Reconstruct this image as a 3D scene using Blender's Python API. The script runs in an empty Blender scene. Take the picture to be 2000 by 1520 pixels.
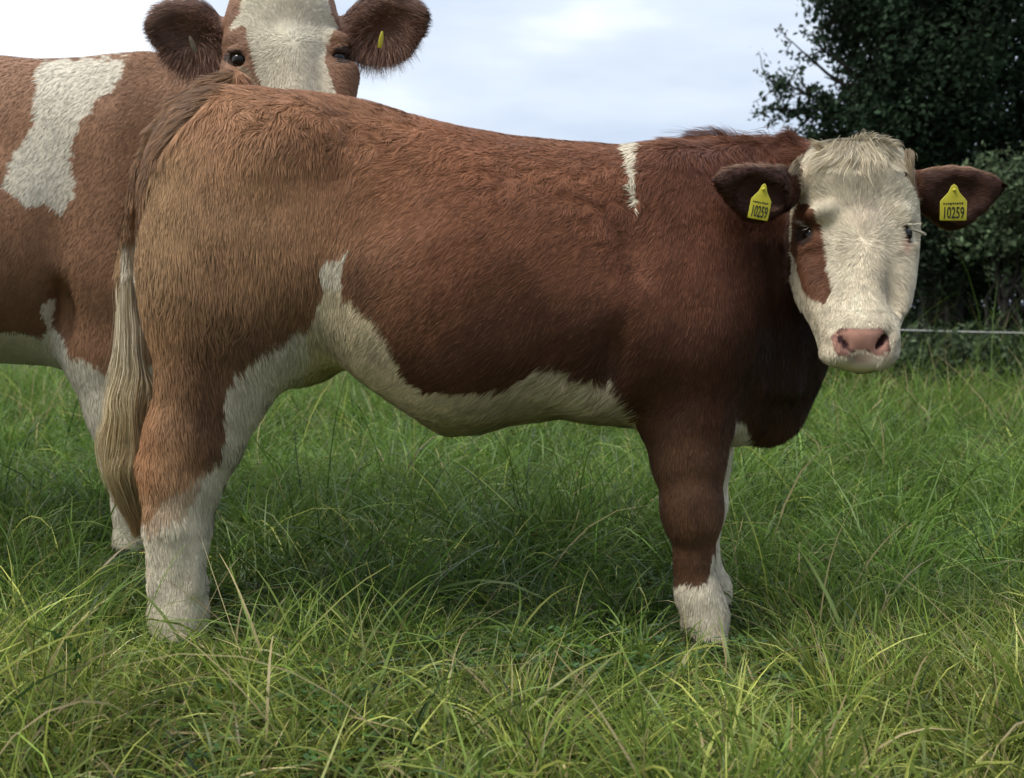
import bpy, math
import numpy as np
from mathutils import Vector
# ------------------------------------------------------------------ camera
H = 0.74; F = 2000.0; PITCH = math.atan(160 / 2000)
scene = bpy.context.scene
cam_d = bpy.data.cameras.new('camera'); cam = bpy.data.objects.new('camera', cam_d)
scene.collection.objects.link(cam); scene.camera = cam
cam.location = (0, 0, H); cam.rotation_euler = (math.pi / 2 - PITCH, 0, 0)
cam_d.sensor_width = 36; cam_d.lens = 36.0; cam_d.clip_start = 0.05; cam_d.clip_end = 2000
cam_d.dof.use_dof = True; cam_d.dof.focus_distance = 2.15; cam_d.dof.aperture_fstop = 5.0
# ------------------------------------------------------------------ sky and sun
SUN_EL = math.radians(60); SUN_AZ = math.radians(-118)      # azimuth from +Y, clockwise: from the left
w = bpy.data.worlds.new('World'); scene.world = w; w.use_nodes = True
nt = w.node_tree; nt.nodes.clear()
def N(tree, t, **k):
    n = tree.nodes.new(t)
    for a, b in k.items(): setattr(n, a, b)
    return n
sky = N(nt, 'ShaderNodeTexSky', sky_type='NISHITA', sun_disc=False, sun_elevation=SUN_EL, sun_rotation=SUN_AZ)
sky.air_density = 1.2; sky.dust_density = 2.0
tc = N(nt, 'ShaderNodeTexCoord'); mp = N(nt, 'ShaderNodeMapping'); mp.inputs['Scale'].default_value = (1.2, 1.2, 4.6)
mp.inputs['Location'].default_value = (0.3, 0.1, 0.35)
nz = N(nt, 'ShaderNodeTexNoise'); nz.inputs['Scale'].default_value = 1.9; nz.inputs['Detail'].default_value = 5; nz.inputs['Roughness'].default_value = 0.48
nt.links.new(tc.outputs['Generated'], mp.inputs[0]); nt.links.new(mp.outputs[0], nz.inputs['Vector'])
# broad gradient: the cloud is thinner and brighter on the left
sep = N(nt, 'ShaderNodeSeparateXYZ'); nt.links.new(tc.outputs['Generated'], sep.inputs[0])
gm = N(nt, 'ShaderNodeMapRange'); gm.inputs[1].default_value = -0.40; gm.inputs[2].default_value = 0.12; gm.inputs[3].default_value = 0.16; gm.inputs[4].default_value = -0.12
nt.links.new(sep.outputs['X'], gm.inputs[0])
ad = N(nt, 'ShaderNodeMath', operation='ADD'); nt.links.new(nz.outputs['Fac'], ad.inputs[0]); nt.links.new(gm.outputs[0], ad.inputs[1])
cr = N(nt, 'ShaderNodeValToRGB'); e = cr.color_ramp.elements
e[0].position = 0.36; e[0].color = (4.6, 5.3, 6.5, 1); e[1].position = 0.66; e[1].color = (9.5, 9.7, 10.0, 1)
m1 = e.new(0.5); m1.color = (5.9, 6.5, 7.4, 1)
nt.links.new(ad.outputs[0], cr.inputs[0])
mx = N(nt, 'ShaderNodeMixRGB'); mx.inputs[0].default_value = 0.86
nt.links.new(sky.outputs[0], mx.inputs[1]); nt.links.new(cr.outputs[0], mx.inputs[2])
# overcast: brightest overhead, dimmed on the camera's side, an unseen dark sky added to shade the calf
zr = N(nt, 'ShaderNodeMapRange'); zr.inputs[1].default_value = 0.25; zr.inputs[2].default_value = 0.9; zr.inputs[3].default_value = 1.0; zr.inputs[4].default_value = 1.9
nt.links.new(sep.outputs['Z'], zr.inputs[0])
yr = N(nt, 'ShaderNodeMapRange'); yr.inputs[1].default_value = -0.7; yr.inputs[2].default_value = 0.35; yr.inputs[3].default_value = 0.42; yr.inputs[4].default_value = 1.0
nt.links.new(sep.outputs['Y'], yr.inputs[0])
mm = N(nt, 'ShaderNodeMath', operation='MULTIPLY'); nt.links.new(zr.outputs[0], mm.inputs[0]); nt.links.new(yr.outputs[0], mm.inputs[1])
vm = N(nt, 'ShaderNodeVectorMath', operation='SCALE')
bg = N(nt, 'ShaderNodeBackground'); bg.inputs['Strength'].default_value = 0.112
out = N(nt, 'ShaderNodeOutputWorld'); nt.links.new(mx.outputs[0], vm.inputs[0]); nt.links.new(mm.outputs[0], vm.inputs['Scale']); nt.links.new(vm.outputs[0], bg.inputs[0]); nt.links.new(bg.outputs[0], out.inputs[0])
sun_d = bpy.data.lights.new('sun', 'SUN'); sun_d.energy = 1.9; sun_d.angle = math.radians(20); sun_d.color = (1.0, 0.95, 0.86)
sun = bpy.data.objects.new('sun', sun_d); scene.collection.objects.link(sun)
sd = Vector((math.sin(SUN_AZ) * math.cos(SUN_EL), math.cos(SUN_AZ) * math.cos(SUN_EL), math.sin(SUN_EL)))
sun.rotation_euler = sd.to_track_quat('Z', 'Y').to_euler(); sun.location = (-3, -3, 6)
vs = scene.view_settings; vs.view_transform = 'Standard'; vs.look = 'None'; vs.gamma = 1; vs.exposure = 0.42; vs.use_curve_mapping = False
# ------------------------------------------------------------------ helpers
rng = np.random.default_rng(7)
C = scene.collection
ST, CT = math.sin(PITCH), math.cos(PITCH)
def W(px, py, Y):
    px = np.asarray(px, float); py = np.asarray(py, float)
    u = (px - 1000) / F; v = (760 - py) / F
    t = Y / (v * ST + CT)
    return np.stack(np.broadcast_arrays(u * t, np.asarray(Y, float), H + (v * CT - ST) * t), -1)
def proj(P):
    x = P[..., 0]; y = P[..., 1]; z = P[..., 2] - H
    d = y * CT - z * ST; v = y * ST + z * CT
    return 1000 + F * x / d, 760 - F * v / d
def hsh(i, j, k, s):
    n = (i.astype(np.int64) * 374761393 + j.astype(np.int64) * 668265263 + k.astype(np.int64) * 2147483647 + s * 974711) & 0xffffffff
    n = ((n ^ (n >> 13)) * 1274126177) & 0xffffffff
    n = ((n ^ (n >> 16)) * 2246822519) & 0xffffffff
    return ((n ^ (n >> 15)) & 0xffffff) / 16777215.0
def vn(P, sc, s=0):
    q = P * sc; f = np.floor(q); t = q - f; t = t * t * (3 - 2 * t); f = f.astype(np.int64)
    r = 0
    for a in (0, 1):
        for b in (0, 1):
            for c in (0, 1):
                wgt = (t[..., 0] if a else 1 - t[..., 0]) * (t[..., 1] if b else 1 - t[..., 1]) * (t[..., 2] if c else 1 - t[..., 2])
                r = r + wgt * hsh(f[..., 0] + a, f[..., 1] + b, f[..., 2] + c, s)
    return r * 2 - 1
def vn3(P, sc, s=0): return np.stack([vn(P, sc, s + 11 * k) for k in range(3)], -1)
def nrm(v): return v / np.maximum(np.linalg.norm(v, axis=-1, keepdims=True), 1e-9)
def sstep(a, b, x):
    t = np.clip((x - a) / (b - a), 0, 1); return t * t * (3 - 2 * t)
def inpoly(px, py, poly):
    c = np.zeros(np.shape(px), bool); n = len(poly)
    for i in range(n):
        x1, y1 = poly[i]; x2, y2 = poly[(i + 1) % n]
        if y1 == y2: continue
        m = ((y1 > py) != (y2 > py)) & (px < (x2 - x1) * (py - y1) / (y2 - y1) + x1)
        c ^= m
    return c
def build(name, V, faces, mats, parent=None, col=None, fn=None, midx=None, smooth=True):
    """faces: list of int arrays (n,3)/(n,4)"""
    me = bpy.data.meshes.new(name)
    V = np.ascontiguousarray(V, np.float32)
    faces = [f for f in faces if len(f)]
    tot = sum(f.shape[0] for f in faces); lp = np.concatenate([f.ravel() for f in faces]).astype(np.int32)
    sizes = np.concatenate([np.full(f.shape[0], f.shape[1], np.int32) for f in faces])
    me.vertices.add(len(V)); me.vertices.foreach_set('co', V.ravel())
    me.loops.add(len(lp)); me.loops.foreach_set('vertex_index', lp)
    me.polygons.add(tot); st = np.zeros(tot, np.int32); st[1:] = np.cumsum(sizes)[:-1]
    me.polygons.foreach_set('loop_start', st)
    if smooth: me.polygons.foreach_set('use_smooth', np.ones(tot, bool))
    if not isinstance(mats, (list, tuple)): mats = [mats]
    for m in mats: me.materials.append(m)
    if midx is not None: me.polygons.foreach_set('material_index', np.ascontiguousarray(midx, np.int32))
    me.update(calc_edges=True)
    if col is not None:
        a = me.attributes.new('tint', 'FLOAT_COLOR', 'POINT')
        c4 = np.ones((len(V), 4), np.float32); c4[:, :3] = col; a.data.foreach_set('color', c4.ravel())
    if fn is not None:
        a = me.attributes.new('lay', 'FLOAT_VECTOR', 'POINT'); a.data.foreach_set('vector', np.ascontiguousarray(fn, np.float32).ravel())
    o = bpy.data.objects.new(name, me); C.objects.link(o)
    if parent is not None: o.parent = parent
    return o
def tag(o, label=None, cat=None, group=None, kind=None):
    if label: o['label'] = label
    if cat: o['category'] = cat
    if group: o['group'] = group
    if kind: o['kind'] = kind
    return o
def empty(name, loc=(0, 0, 0)):
    o = bpy.data.objects.new(name, None); C.objects.link(o); o.location = loc; o.empty_display_size = .1
    return o
def put(parent, *kids):     # children keep their world coordinates
    for k in kids:
        k.parent = parent; k.location = [a - b for a, b in zip(k.location, parent.location)]
def mat(name, base=(.5, .5, .5), rough=.6, tint=True, lay=False, transl=0.0, spec=.3, bump=0, bscale=100, sheen=0):
    m = bpy.data.materials.new(name); m.use_nodes = True; t = m.node_tree; t.nodes.clear()
    p = N(t, 'ShaderNodeBsdfPrincipled'); o = N(t, 'ShaderNodeOutputMaterial')
    p.inputs['Roughness'].default_value = rough; p.inputs['Specular IOR Level'].default_value = spec
    p.inputs['Base Color'].default_value = (*base, 1)
    p.inputs['Sheen Weight'].default_value = sheen
    src = None
    if tint:
        a = N(t, 'ShaderNodeAttribute', attribute_name='tint'); src = a.outputs['Color']
    else:
        tcn = N(t, 'ShaderNodeTexCoord'); n1 = N(t, 'ShaderNodeTexNoise'); n1.inputs['Scale'].default_value = bscale; n1.inputs['Detail'].default_value = 5
        mr = N(t, 'ShaderNodeMixRGB'); mr.inputs[1].default_value = (*[c * .7 for c in base], 1); mr.inputs[2].default_value = (*[min(1, c * 1.3) for c in base], 1)
        t.links.new(tcn.outputs['Object'], n1.inputs['Vector']); t.links.new(n1.outputs['Fac'], mr.inputs[0]); src = mr.outputs[0]
        if bump:
            b = N(t, 'ShaderNodeBump'); b.inputs['Strength'].default_value = bump; b.inputs['Distance'].default_value = .01
            t.links.new(n1.outputs['Fac'], b.inputs['Height']); t.links.new(b.outputs[0], p.inputs['Normal'])
    t.links.new(src, p.inputs['Base Color'])
    if lay:
        a2 = N(t, 'ShaderNodeAttribute', attribute_name='lay'); t.links.new(a2.outputs['Vector'], p.inputs['Normal'])
    if transl:
        tr = N(t, 'ShaderNodeBsdfTranslucent'); t.links.new(src, tr.inputs[0]); ms = N(t, 'ShaderNodeMixShader'); ms.inputs[0].default_value = transl
        t.links.new(p.outputs[0], ms.inputs[1]); t.links.new(tr.outputs[0], ms.inputs[2]); t.links.new(ms.outputs[0], o.inputs[0])
    else: t.links.new(p.outputs[0], o.inputs[0])
    return m
M_fur = mat('coat', rough=.62, lay=True, spec=.22)
M_hair = mat('long_hair', rough=.55, spec=.25, transl=.15)
M_grass = mat('grass_blade', rough=.42, spec=.4, transl=.38)
M_leaf = mat('leaf', rough=.8, spec=.12, transl=.25)
M_soil = mat('turf_soil', rough=.95, spec=.1)
M_bark = mat('bark', (.035, .030, .025), .9, tint=False, bump=.6, bscale=22)
M_eye = mat('eye_gloss', (.010, .006, .005), .16, tint=False, spec=.45, bscale=30)
M_tag = mat('yellow_plastic', (.56, .50, .045), .4, tint=False, bscale=60)
M_ink = mat('tag_ink', (.03, .03, .025), .6, tint=False, bscale=60)
M_wire = mat('wire', (.55, .55, .52), .5, tint=False, bscale=60)
M_wood = mat('post_wood', (.2, .16, .11), .85, tint=False, bump=.5, bscale=40)

# ------------------------------------------------------------------ implicit bodies
class Field:
    def __init__(s, lo, hi, h):
        s.lo = np.array(lo, float); s.h = h
        s.n = np.ceil((np.array(hi) - s.lo) / h).astype(int) + 1
        s.ax = [s.lo[i] + h * np.arange(s.n[i]) for i in range(3)]
        s.F = np.full(s.n, 1.0, np.float32)
    def box(s, lo, hi):
        a = np.clip(np.floor((np.array(lo) - s.lo) / s.h).astype(int), 0, s.n); b = np.clip(np.ceil((np.array(hi) - s.lo) / s.h).astype(int) + 1, 0, s.n)
        sl = tuple(slice(a[i], b[i]) for i in range(3))
        X = s.ax[0][sl[0]][:, None, None].astype(np.float32); Y = s.ax[1][sl[1]][None, :, None].astype(np.float32); Z = s.ax[2][sl[2]][None, None, :].astype(np.float32)
        return sl, X, Y, Z
    def comb(s, sl, d, k, sub=False):
        A = s.F[sl]
        if A.size == 0: return
        if sub:
            hh = np.clip(.5 - .5 * (A + d) / k, 0, 1); s.F[sl] = A * (1 - hh) + (-d) * hh + k * hh * (1 - hh)
        else:
            hh = np.clip(.5 + .5 * (d - A) / k, 0, 1); s.F[sl] = d * (1 - hh) + A * hh - k * hh * (1 - hh)
    def cone(s, a, b, ra, rb, k=.03, fl=1.0, sub=False):
        """round cone; fl > 1 flattens it across Y"""
        a = np.asarray(a, float); b = np.asarray(b, float); R = max(ra, rb) + k + .02
        sl, X, Y, Z = s.box(np.minimum(a, b) - R, np.maximum(a, b) + R)
        fy = lambda y: y * fl
        A = np.array([a[0], a[1] * fl, a[2]]); B = np.array([b[0], b[1] * fl, b[2]]); D = B - A; L2 = max((D * D).sum(), 1e-9)
        dx = X - A[0]; dy = Y * fl - A[1]; dz = Z - A[2]
        t = np.clip((dx * D[0] + dy * D[1] + dz * D[2]) / L2, 0, 1)
        r = ra + (rb - ra) * t
        d = np.sqrt((dx - t * D[0]) ** 2 + (dy - t * D[1]) ** 2 + (dz - t * D[2]) ** 2) - r
        s.comb(sl, d / (1 + .35 * (fl - 1)), k, sub)
    def ell(s, c, r, k=.03, rot=0.0, sub=False, yaw=0.0):
        """ellipsoid, rot about Y (radians, in the XZ plane), yaw about Z"""
        c = np.asarray(c, float); r = np.asarray(r, float); R = r.max() + k + .02
        sl, X, Y, Z = s.box(c - R, c + R)
        dx = X - c[0]; dy = Y - c[1]; dz = Z - c[2]
        cy_, sy_ = math.cos(yaw), math.sin(yaw); dx, dy = dx * cy_ + dy * sy_, -dx * sy_ + dy * cy_
        cr_, sr_ = math.cos(rot), math.sin(rot); dx, dz = dx * cr_ + dz * sr_, -dx * sr_ + dz * cr_
        q = np.sqrt((dx / r[0]) ** 2 + (dy / r[1]) ** 2 + (dz / r[2]) ** 2)
        q2 = np.sqrt((dx / r[0] ** 2) ** 2 + (dy / r[1] ** 2) ** 2 + (dz / r[2] ** 2) ** 2)
        s.comb(sl, q * (q - 1) / np.maximum(q2, 1e-6), k, sub)
    def loftx(s, tab, k=.03, n=2.3):
        """tab rows: x, z_top, z_bot, y_center, half_width"""
        t = np.array(tab); t = t[np.argsort(t[:, 0])]
        sl, X, Y, Z = s.box((t[0, 0] - .06, (t[:, 3] - t[:, 4]).min() - .08, t[:, 2].min() - .08), (t[-1, 0] + .06, (t[:, 3] + t[:, 4]).max() + .08, t[:, 1].max() + .08))
        x = X[:, 0, 0]; g = [np.interp(x, t[:, 0], t[:, j]).astype(np.float32)[:, None, None] for j in range(1, 5)]
        ker = np.exp(-(np.arange(-5, 6) / 2.2) ** 2); ker /= ker.sum()
        g = [np.convolve(np.pad(a[:, 0, 0], 5, 'edge'), ker, 'valid').astype(np.float32)[:, None, None] for a in g]
        zc = (g[0] + g[1]) / 2; hh = np.maximum((g[0] - g[1]) / 2, .01); tt = (Z - zc) / hh
        wd = g[3] * (1 - .10 * np.clip(tt, -1, 1))
        q = (np.abs(tt) ** n + np.abs((Y - g[2]) / wd) ** n) ** (1 / n)
        d = (q - 1) * np.minimum(g[3], hh)
        ex = np.maximum(np.maximum(t[0, 0] - X, X - t[-1, 0]), 0)
        d = d + ex * 2
        s.comb(sl, d, k)
    def loftz(s, tab, yaw, k=.03, n=2.4):
        """rows: z, x_center, half_width, y_center, half_depth"""
        t = np.array(tab); t = t[np.argsort(t[:, 0])]
        sl, X, Y, Z = s.box(((t[:, 1] - t[:, 2]).min() - .08, (t[:, 3] - t[:, 4]).min() - .08, t[0, 0] - .05), ((t[:, 1] + t[:, 2]).max() + .08, (t[:, 3] + t[:, 4]).max() + .08, t[-1, 0] + .05))
        d = loftz_d(t, yaw, n, X, Y, Z); s.comb(sl, d, k); return t
    def at(s, P, G=None):
        q = (P - s.lo) / s.h; f = np.clip(np.floor(q).astype(int), 0, s.n - 2); t = np.clip(q - f, 0, 1); r = 0
        A = s.F if G is None else G
        for a in (0, 1):
            for b in (0, 1):
                for c in (0, 1):
                    wg = (t[..., 0] if a else 1 - t[..., 0]) * (t[..., 1] if b else 1 - t[..., 1]) * (t[..., 2] if c else 1 - t[..., 2])
                    r = r + wg * A[f[..., 0] + a, f[..., 1] + b, f[..., 2] + c]
        return r
    def grad(s, P, e=None):
        e = e or s.h * 1.2; g = []
        for i in range(3):
            d = np.zeros(3); d[i] = e; g.append(s.at(P + d) - s.at(P - d))
        return nrm(np.stack(g, -1))
    def hit(s, px, py, y0, y1):
        Ys = np.linspace(y0, y1, 400); P = W(px, py, Ys); v = s.at(P); i = np.argmax(v < 0)
        return P[i] if v[i] < 0 else W(px, py, (y0 + y1) / 2)
    def mesh(s):
        Fm = s.F; ins = Fm < 0
        cs = np.zeros(s.n - 1, np.int8)
        for a in (0, 1):
            for b in (0, 1):
                for c in (0, 1): cs += ins[a:s.n[0] - 1 + a, b:s.n[1] - 1 + b, c:s.n[2] - 1 + c]
        act = (cs > 0) & (cs < 8); I = np.argwhere(act); idx = -np.ones(s.n - 1, np.int32); idx[tuple(I.T)] = np.arange(len(I))
        acc = np.zeros((len(I), 3)); cnt = np.zeros(len(I))
        cor = [(a, b, c) for a in (0, 1) for b in (0, 1) for c in (0, 1)]
        for i, p in enumerate(cor):
            for q in cor[i + 1:]:
                if sum(abs(p[k] - q[k]) for k in range(3)) != 1: continue
                f0 = Fm[I[:, 0] + p[0], I[:, 1] + p[1], I[:, 2] + p[2]]; f1 = Fm[I[:, 0] + q[0], I[:, 1] + q[1], I[:, 2] + q[2]]
                m = (f0 < 0) != (f1 < 0); t = np.where(m, f0 / np.where(m, f0 - f1, 1), 0)[:, None]
                acc += m[:, None] * (np.array(p) + t * (np.array(q) - np.array(p))); cnt += m
        V = s.lo + s.h * (I + acc / cnt[:, None])
        Q = []
        for ax in range(3):
            u, v = [(1, 2), (2, 0), (0, 1)][ax]
            a = [slice(None)] * 3; b = [slice(None)] * 3; a[ax] = slice(0, -1); b[ax] = slice(1, None)
            A = ins[tuple(a)]; B = ins[tuple(b)]; E = np.argwhere(A != B)
            ok = (E[:, u] > 0) & (E[:, v] > 0) & (E[:, u] < s.n[u] - 1) & (E[:, v] < s.n[v] - 1); E = E[ok]
            fl = A[tuple(E.T)]
            def cell(du, dv):
                e2 = E.copy(); e2[:, u] -= du; e2[:, v] -= dv; return idx[tuple(e2.T)]
            q = np.stack([cell(1, 1), cell(0, 1), cell(0, 0), cell(1, 0)], -1); q[~fl] = q[~fl][:, ::-1]; Q.append(q)
        Q = np.concatenate(Q)
        # keep only the largest connected surface
        lab = np.arange(len(V))
        for _ in range(400):
            m = lab[Q].min(1); new = lab.copy()
            for j in range(4): np.minimum.at(new, Q[:, j], m)
            new = new[new]
            if (new == lab).all(): break
            lab = new
        vals, c2 = np.unique(lab, return_counts=True); big = vals[c2.argmax()]; keep = lab == big
        re = -np.ones(len(V), int); re[keep] = np.arange(keep.sum()); Q = Q[keep[Q].all(1)]
        return V[keep], re[Q]
def loftz_d(t, yaw, n, X, Y, Z):
    z = np.asarray(Z, np.float32)
    g = [np.interp(z, t[:, 0], t[:, j]).astype(np.float32) for j in range(1, 5)]
    dx = X - g[0]; dy = Y - g[2]; c, s_ = math.cos(yaw), math.sin(yaw)
    u = dx * c + dy * s_; v = -dx * s_ + dy * c
    q = (np.abs(u / g[1]) ** n + np.abs(v / g[3]) ** n) ** (1 / n)
    d = (q - 1) * np.minimum(g[1], g[3])
    return d + np.maximum(np.maximum(t[0, 0] - z, z - t[-1, 0]), 0) * 1.5
def smooth_mesh(V, Q, it=2):
    E = np.concatenate([Q[:, [0, 1]], Q[:, [1, 2]], Q[:, [2, 3]], Q[:, [3, 0]]]); n = len(V)
    dg = np.bincount(E.ravel(), minlength=n)[:, None]
    for _ in range(it):
        S = np.stack([np.bincount(E[:, 0], V[E[:, 1], j], n) + np.bincount(E[:, 1], V[E[:, 0], j], n) for j in range(3)], -1)
        V = V * .45 + .55 * S / dg
    return V
# ------------------------------------------------------------------ strands
def strands(P, Nn, D, L, Wd, curl, seed, lift=.3, blend=.75, segs=2, sag=0.0):
    """short flat hairs: returns V, [faces], lay-normals, owner index"""
    r = np.random.default_rng(seed); n = len(P)
    D = nrm(D - (D * Nn).sum(-1, keepdims=True) * Nn + curl)
    D = nrm(D - (D * Nn).sum(-1, keepdims=True) * Nn)
    lf = np.maximum((lift if np.ndim(lift) else np.full(n, lift)) * r.uniform(.7, 1.5, n), .13)
    d0 = nrm(D + Nn * lf[:, None] * 1.6); S = nrm(np.cross(D, Nn) + .35 * r.normal(size=(n, 3)) * 0.6)
    L = L[:, None]; Wd = Wd[:, None]
    pts = [P - Nn * .0004]; dirs = d0; k = segs
    for i in range(k):
        dirs = nrm(dirs - Nn * (lf[:, None] * 1.15 / k) + np.array([0, 0, -sag / k]) * np.clip(1 - np.abs(Nn[:, 2:3]) * 1.6, 0, 1)); pts.append(pts[-1] + dirs * L / k)
    V = []
    for i in range(k):
        wv = Wd * (1 - .55 * i / k) * .5; V += [pts[i] - S * wv, pts[i] + S * wv]
    V.append(pts[k]); m = 2 * k + 1
    V = np.stack(V, 1); b = np.arange(n)[:, None] * m
    fq = [b + np.array([2 * i, 2 * i + 1, 2 * i + 3, 2 * i + 2]) for i in range(k - 1)]
    ft = b + np.array([2 * k - 2, 2 * k - 1, 2 * k])
    gn = nrm(np.cross(S, d0)); gn *= np.sign((gn * Nn).sum(-1, keepdims=True) + 1e-6)
    ln = nrm(Nn * blend + gn * (1 - blend) + .42 * (1 - blend) * 1.6 * S * r.normal(size=(n, 1)) - D * .10)
    return V.reshape(-1, 3), [np.concatenate(fq) if fq else np.zeros((0, 4), int), ft], np.repeat(ln, m, 0), m
def sample(V, Q, n, wfun, seed):
    r = np.random.default_rng(seed); T = np.concatenate([Q[:, [0, 1, 2]], Q[:, [0, 2, 3]]])
    A = .5 * np.linalg.norm(np.cross(V[T[:, 1]] - V[T[:, 0]], V[T[:, 2]] - V[T[:, 0]]), axis=1)
    A = A * wfun(V[T].mean(1)); c = np.cumsum(A); i = np.minimum(np.searchsorted(c, r.uniform(0, c[-1], n)), len(T) - 1)
    a = r.uniform(size=(n, 1)); b = r.uniform(size=(n, 1)); sw = (a + b) > 1; a = np.where(sw, 1 - a, a); b = np.where(sw, 1 - b, b)
    return V[T[i, 0]] * (1 - a - b) + V[T[i, 1]] * a + V[T[i, 2]] * b
def ribbons(paths, wid, cols, tw=None, seed=0, endw=.15, mid=True):
    """paths (n,k,3), wid (n,), cols (n,3) or (n,k,3) -> V, faces, col. tapering flat ribbons"""
    r = np.random.default_rng(seed); n, k, _ = paths.shape
    t = np.gradient(paths, axis=1); t = nrm(t)
    s = nrm(r.normal(size=(n, 1, 3))) if tw is None else tw
    s = nrm(np.cross(t, np.broadcast_to(s, t.shape)))
    f = np.linspace(0, 1, k)[None, :, None]
    prof = (1 - (1 - endw) * f ** 2.2) * ((.55 + .45 * np.clip(f * 5, 0, 1)) if mid else 1)
    w2 = wid[:, None, None] * .5 * prof
    V = np.stack([paths - s * w2, paths + s * w2], 2).reshape(-1, 3)
    b = (np.arange(n) * k * 2)[:, None, None] + (np.arange(k - 1) * 2)[None, :, None]
    Fq = (b + np.array([0, 1, 3, 2])).reshape(-1, 4)
    c = cols if cols.ndim == 3 else np.repeat(cols[:, None, :], k, 1)
    return V, Fq, np.repeat(c.reshape(-1, 3), 2, 0)
def animal_mesh(name, V, Q, Nv, colf, fur, parent, mats=M_fur, cv=1.0):
    Vs, Fs4, Fs3, Cs, Ns = [V], [Q], [], [colf(V, Nv, False)], [Nv]; off = len(V)
    for (P, Nn, D, L, Wd, curl, seed, lift, blend, segs, sag) in fur:
        v, (fq, ft), ln, m = strands(P, Nn, D, L, Wd, curl, seed, lift, blend, segs, sag)
        c = colf(P, Nn, True); rr = np.random.default_rng(seed + 5)
        c = c * (1 + cv * (.15 * rr.normal(size=(len(P), 1)) + .20 * vn(P * np.array([1, 1, .6]), 75, seed)[:, None] + .12 * vn(P, 190, seed)[:, None])).clip(.5, 1.5)
        Vs.append(v); Ns.append(ln); Cs.append(np.repeat(c, m, 0))
        if len(fq): Fs4.append(fq + off)
        Fs3.append(ft + off); off += len(v)
    return build(name, np.concatenate(Vs), [np.concatenate(Fs4)] + ([np.concatenate(Fs3)] if Fs3 else []), mats, parent, np.concatenate(Cs).clip(0, .95), np.concatenate(Ns))
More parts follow.
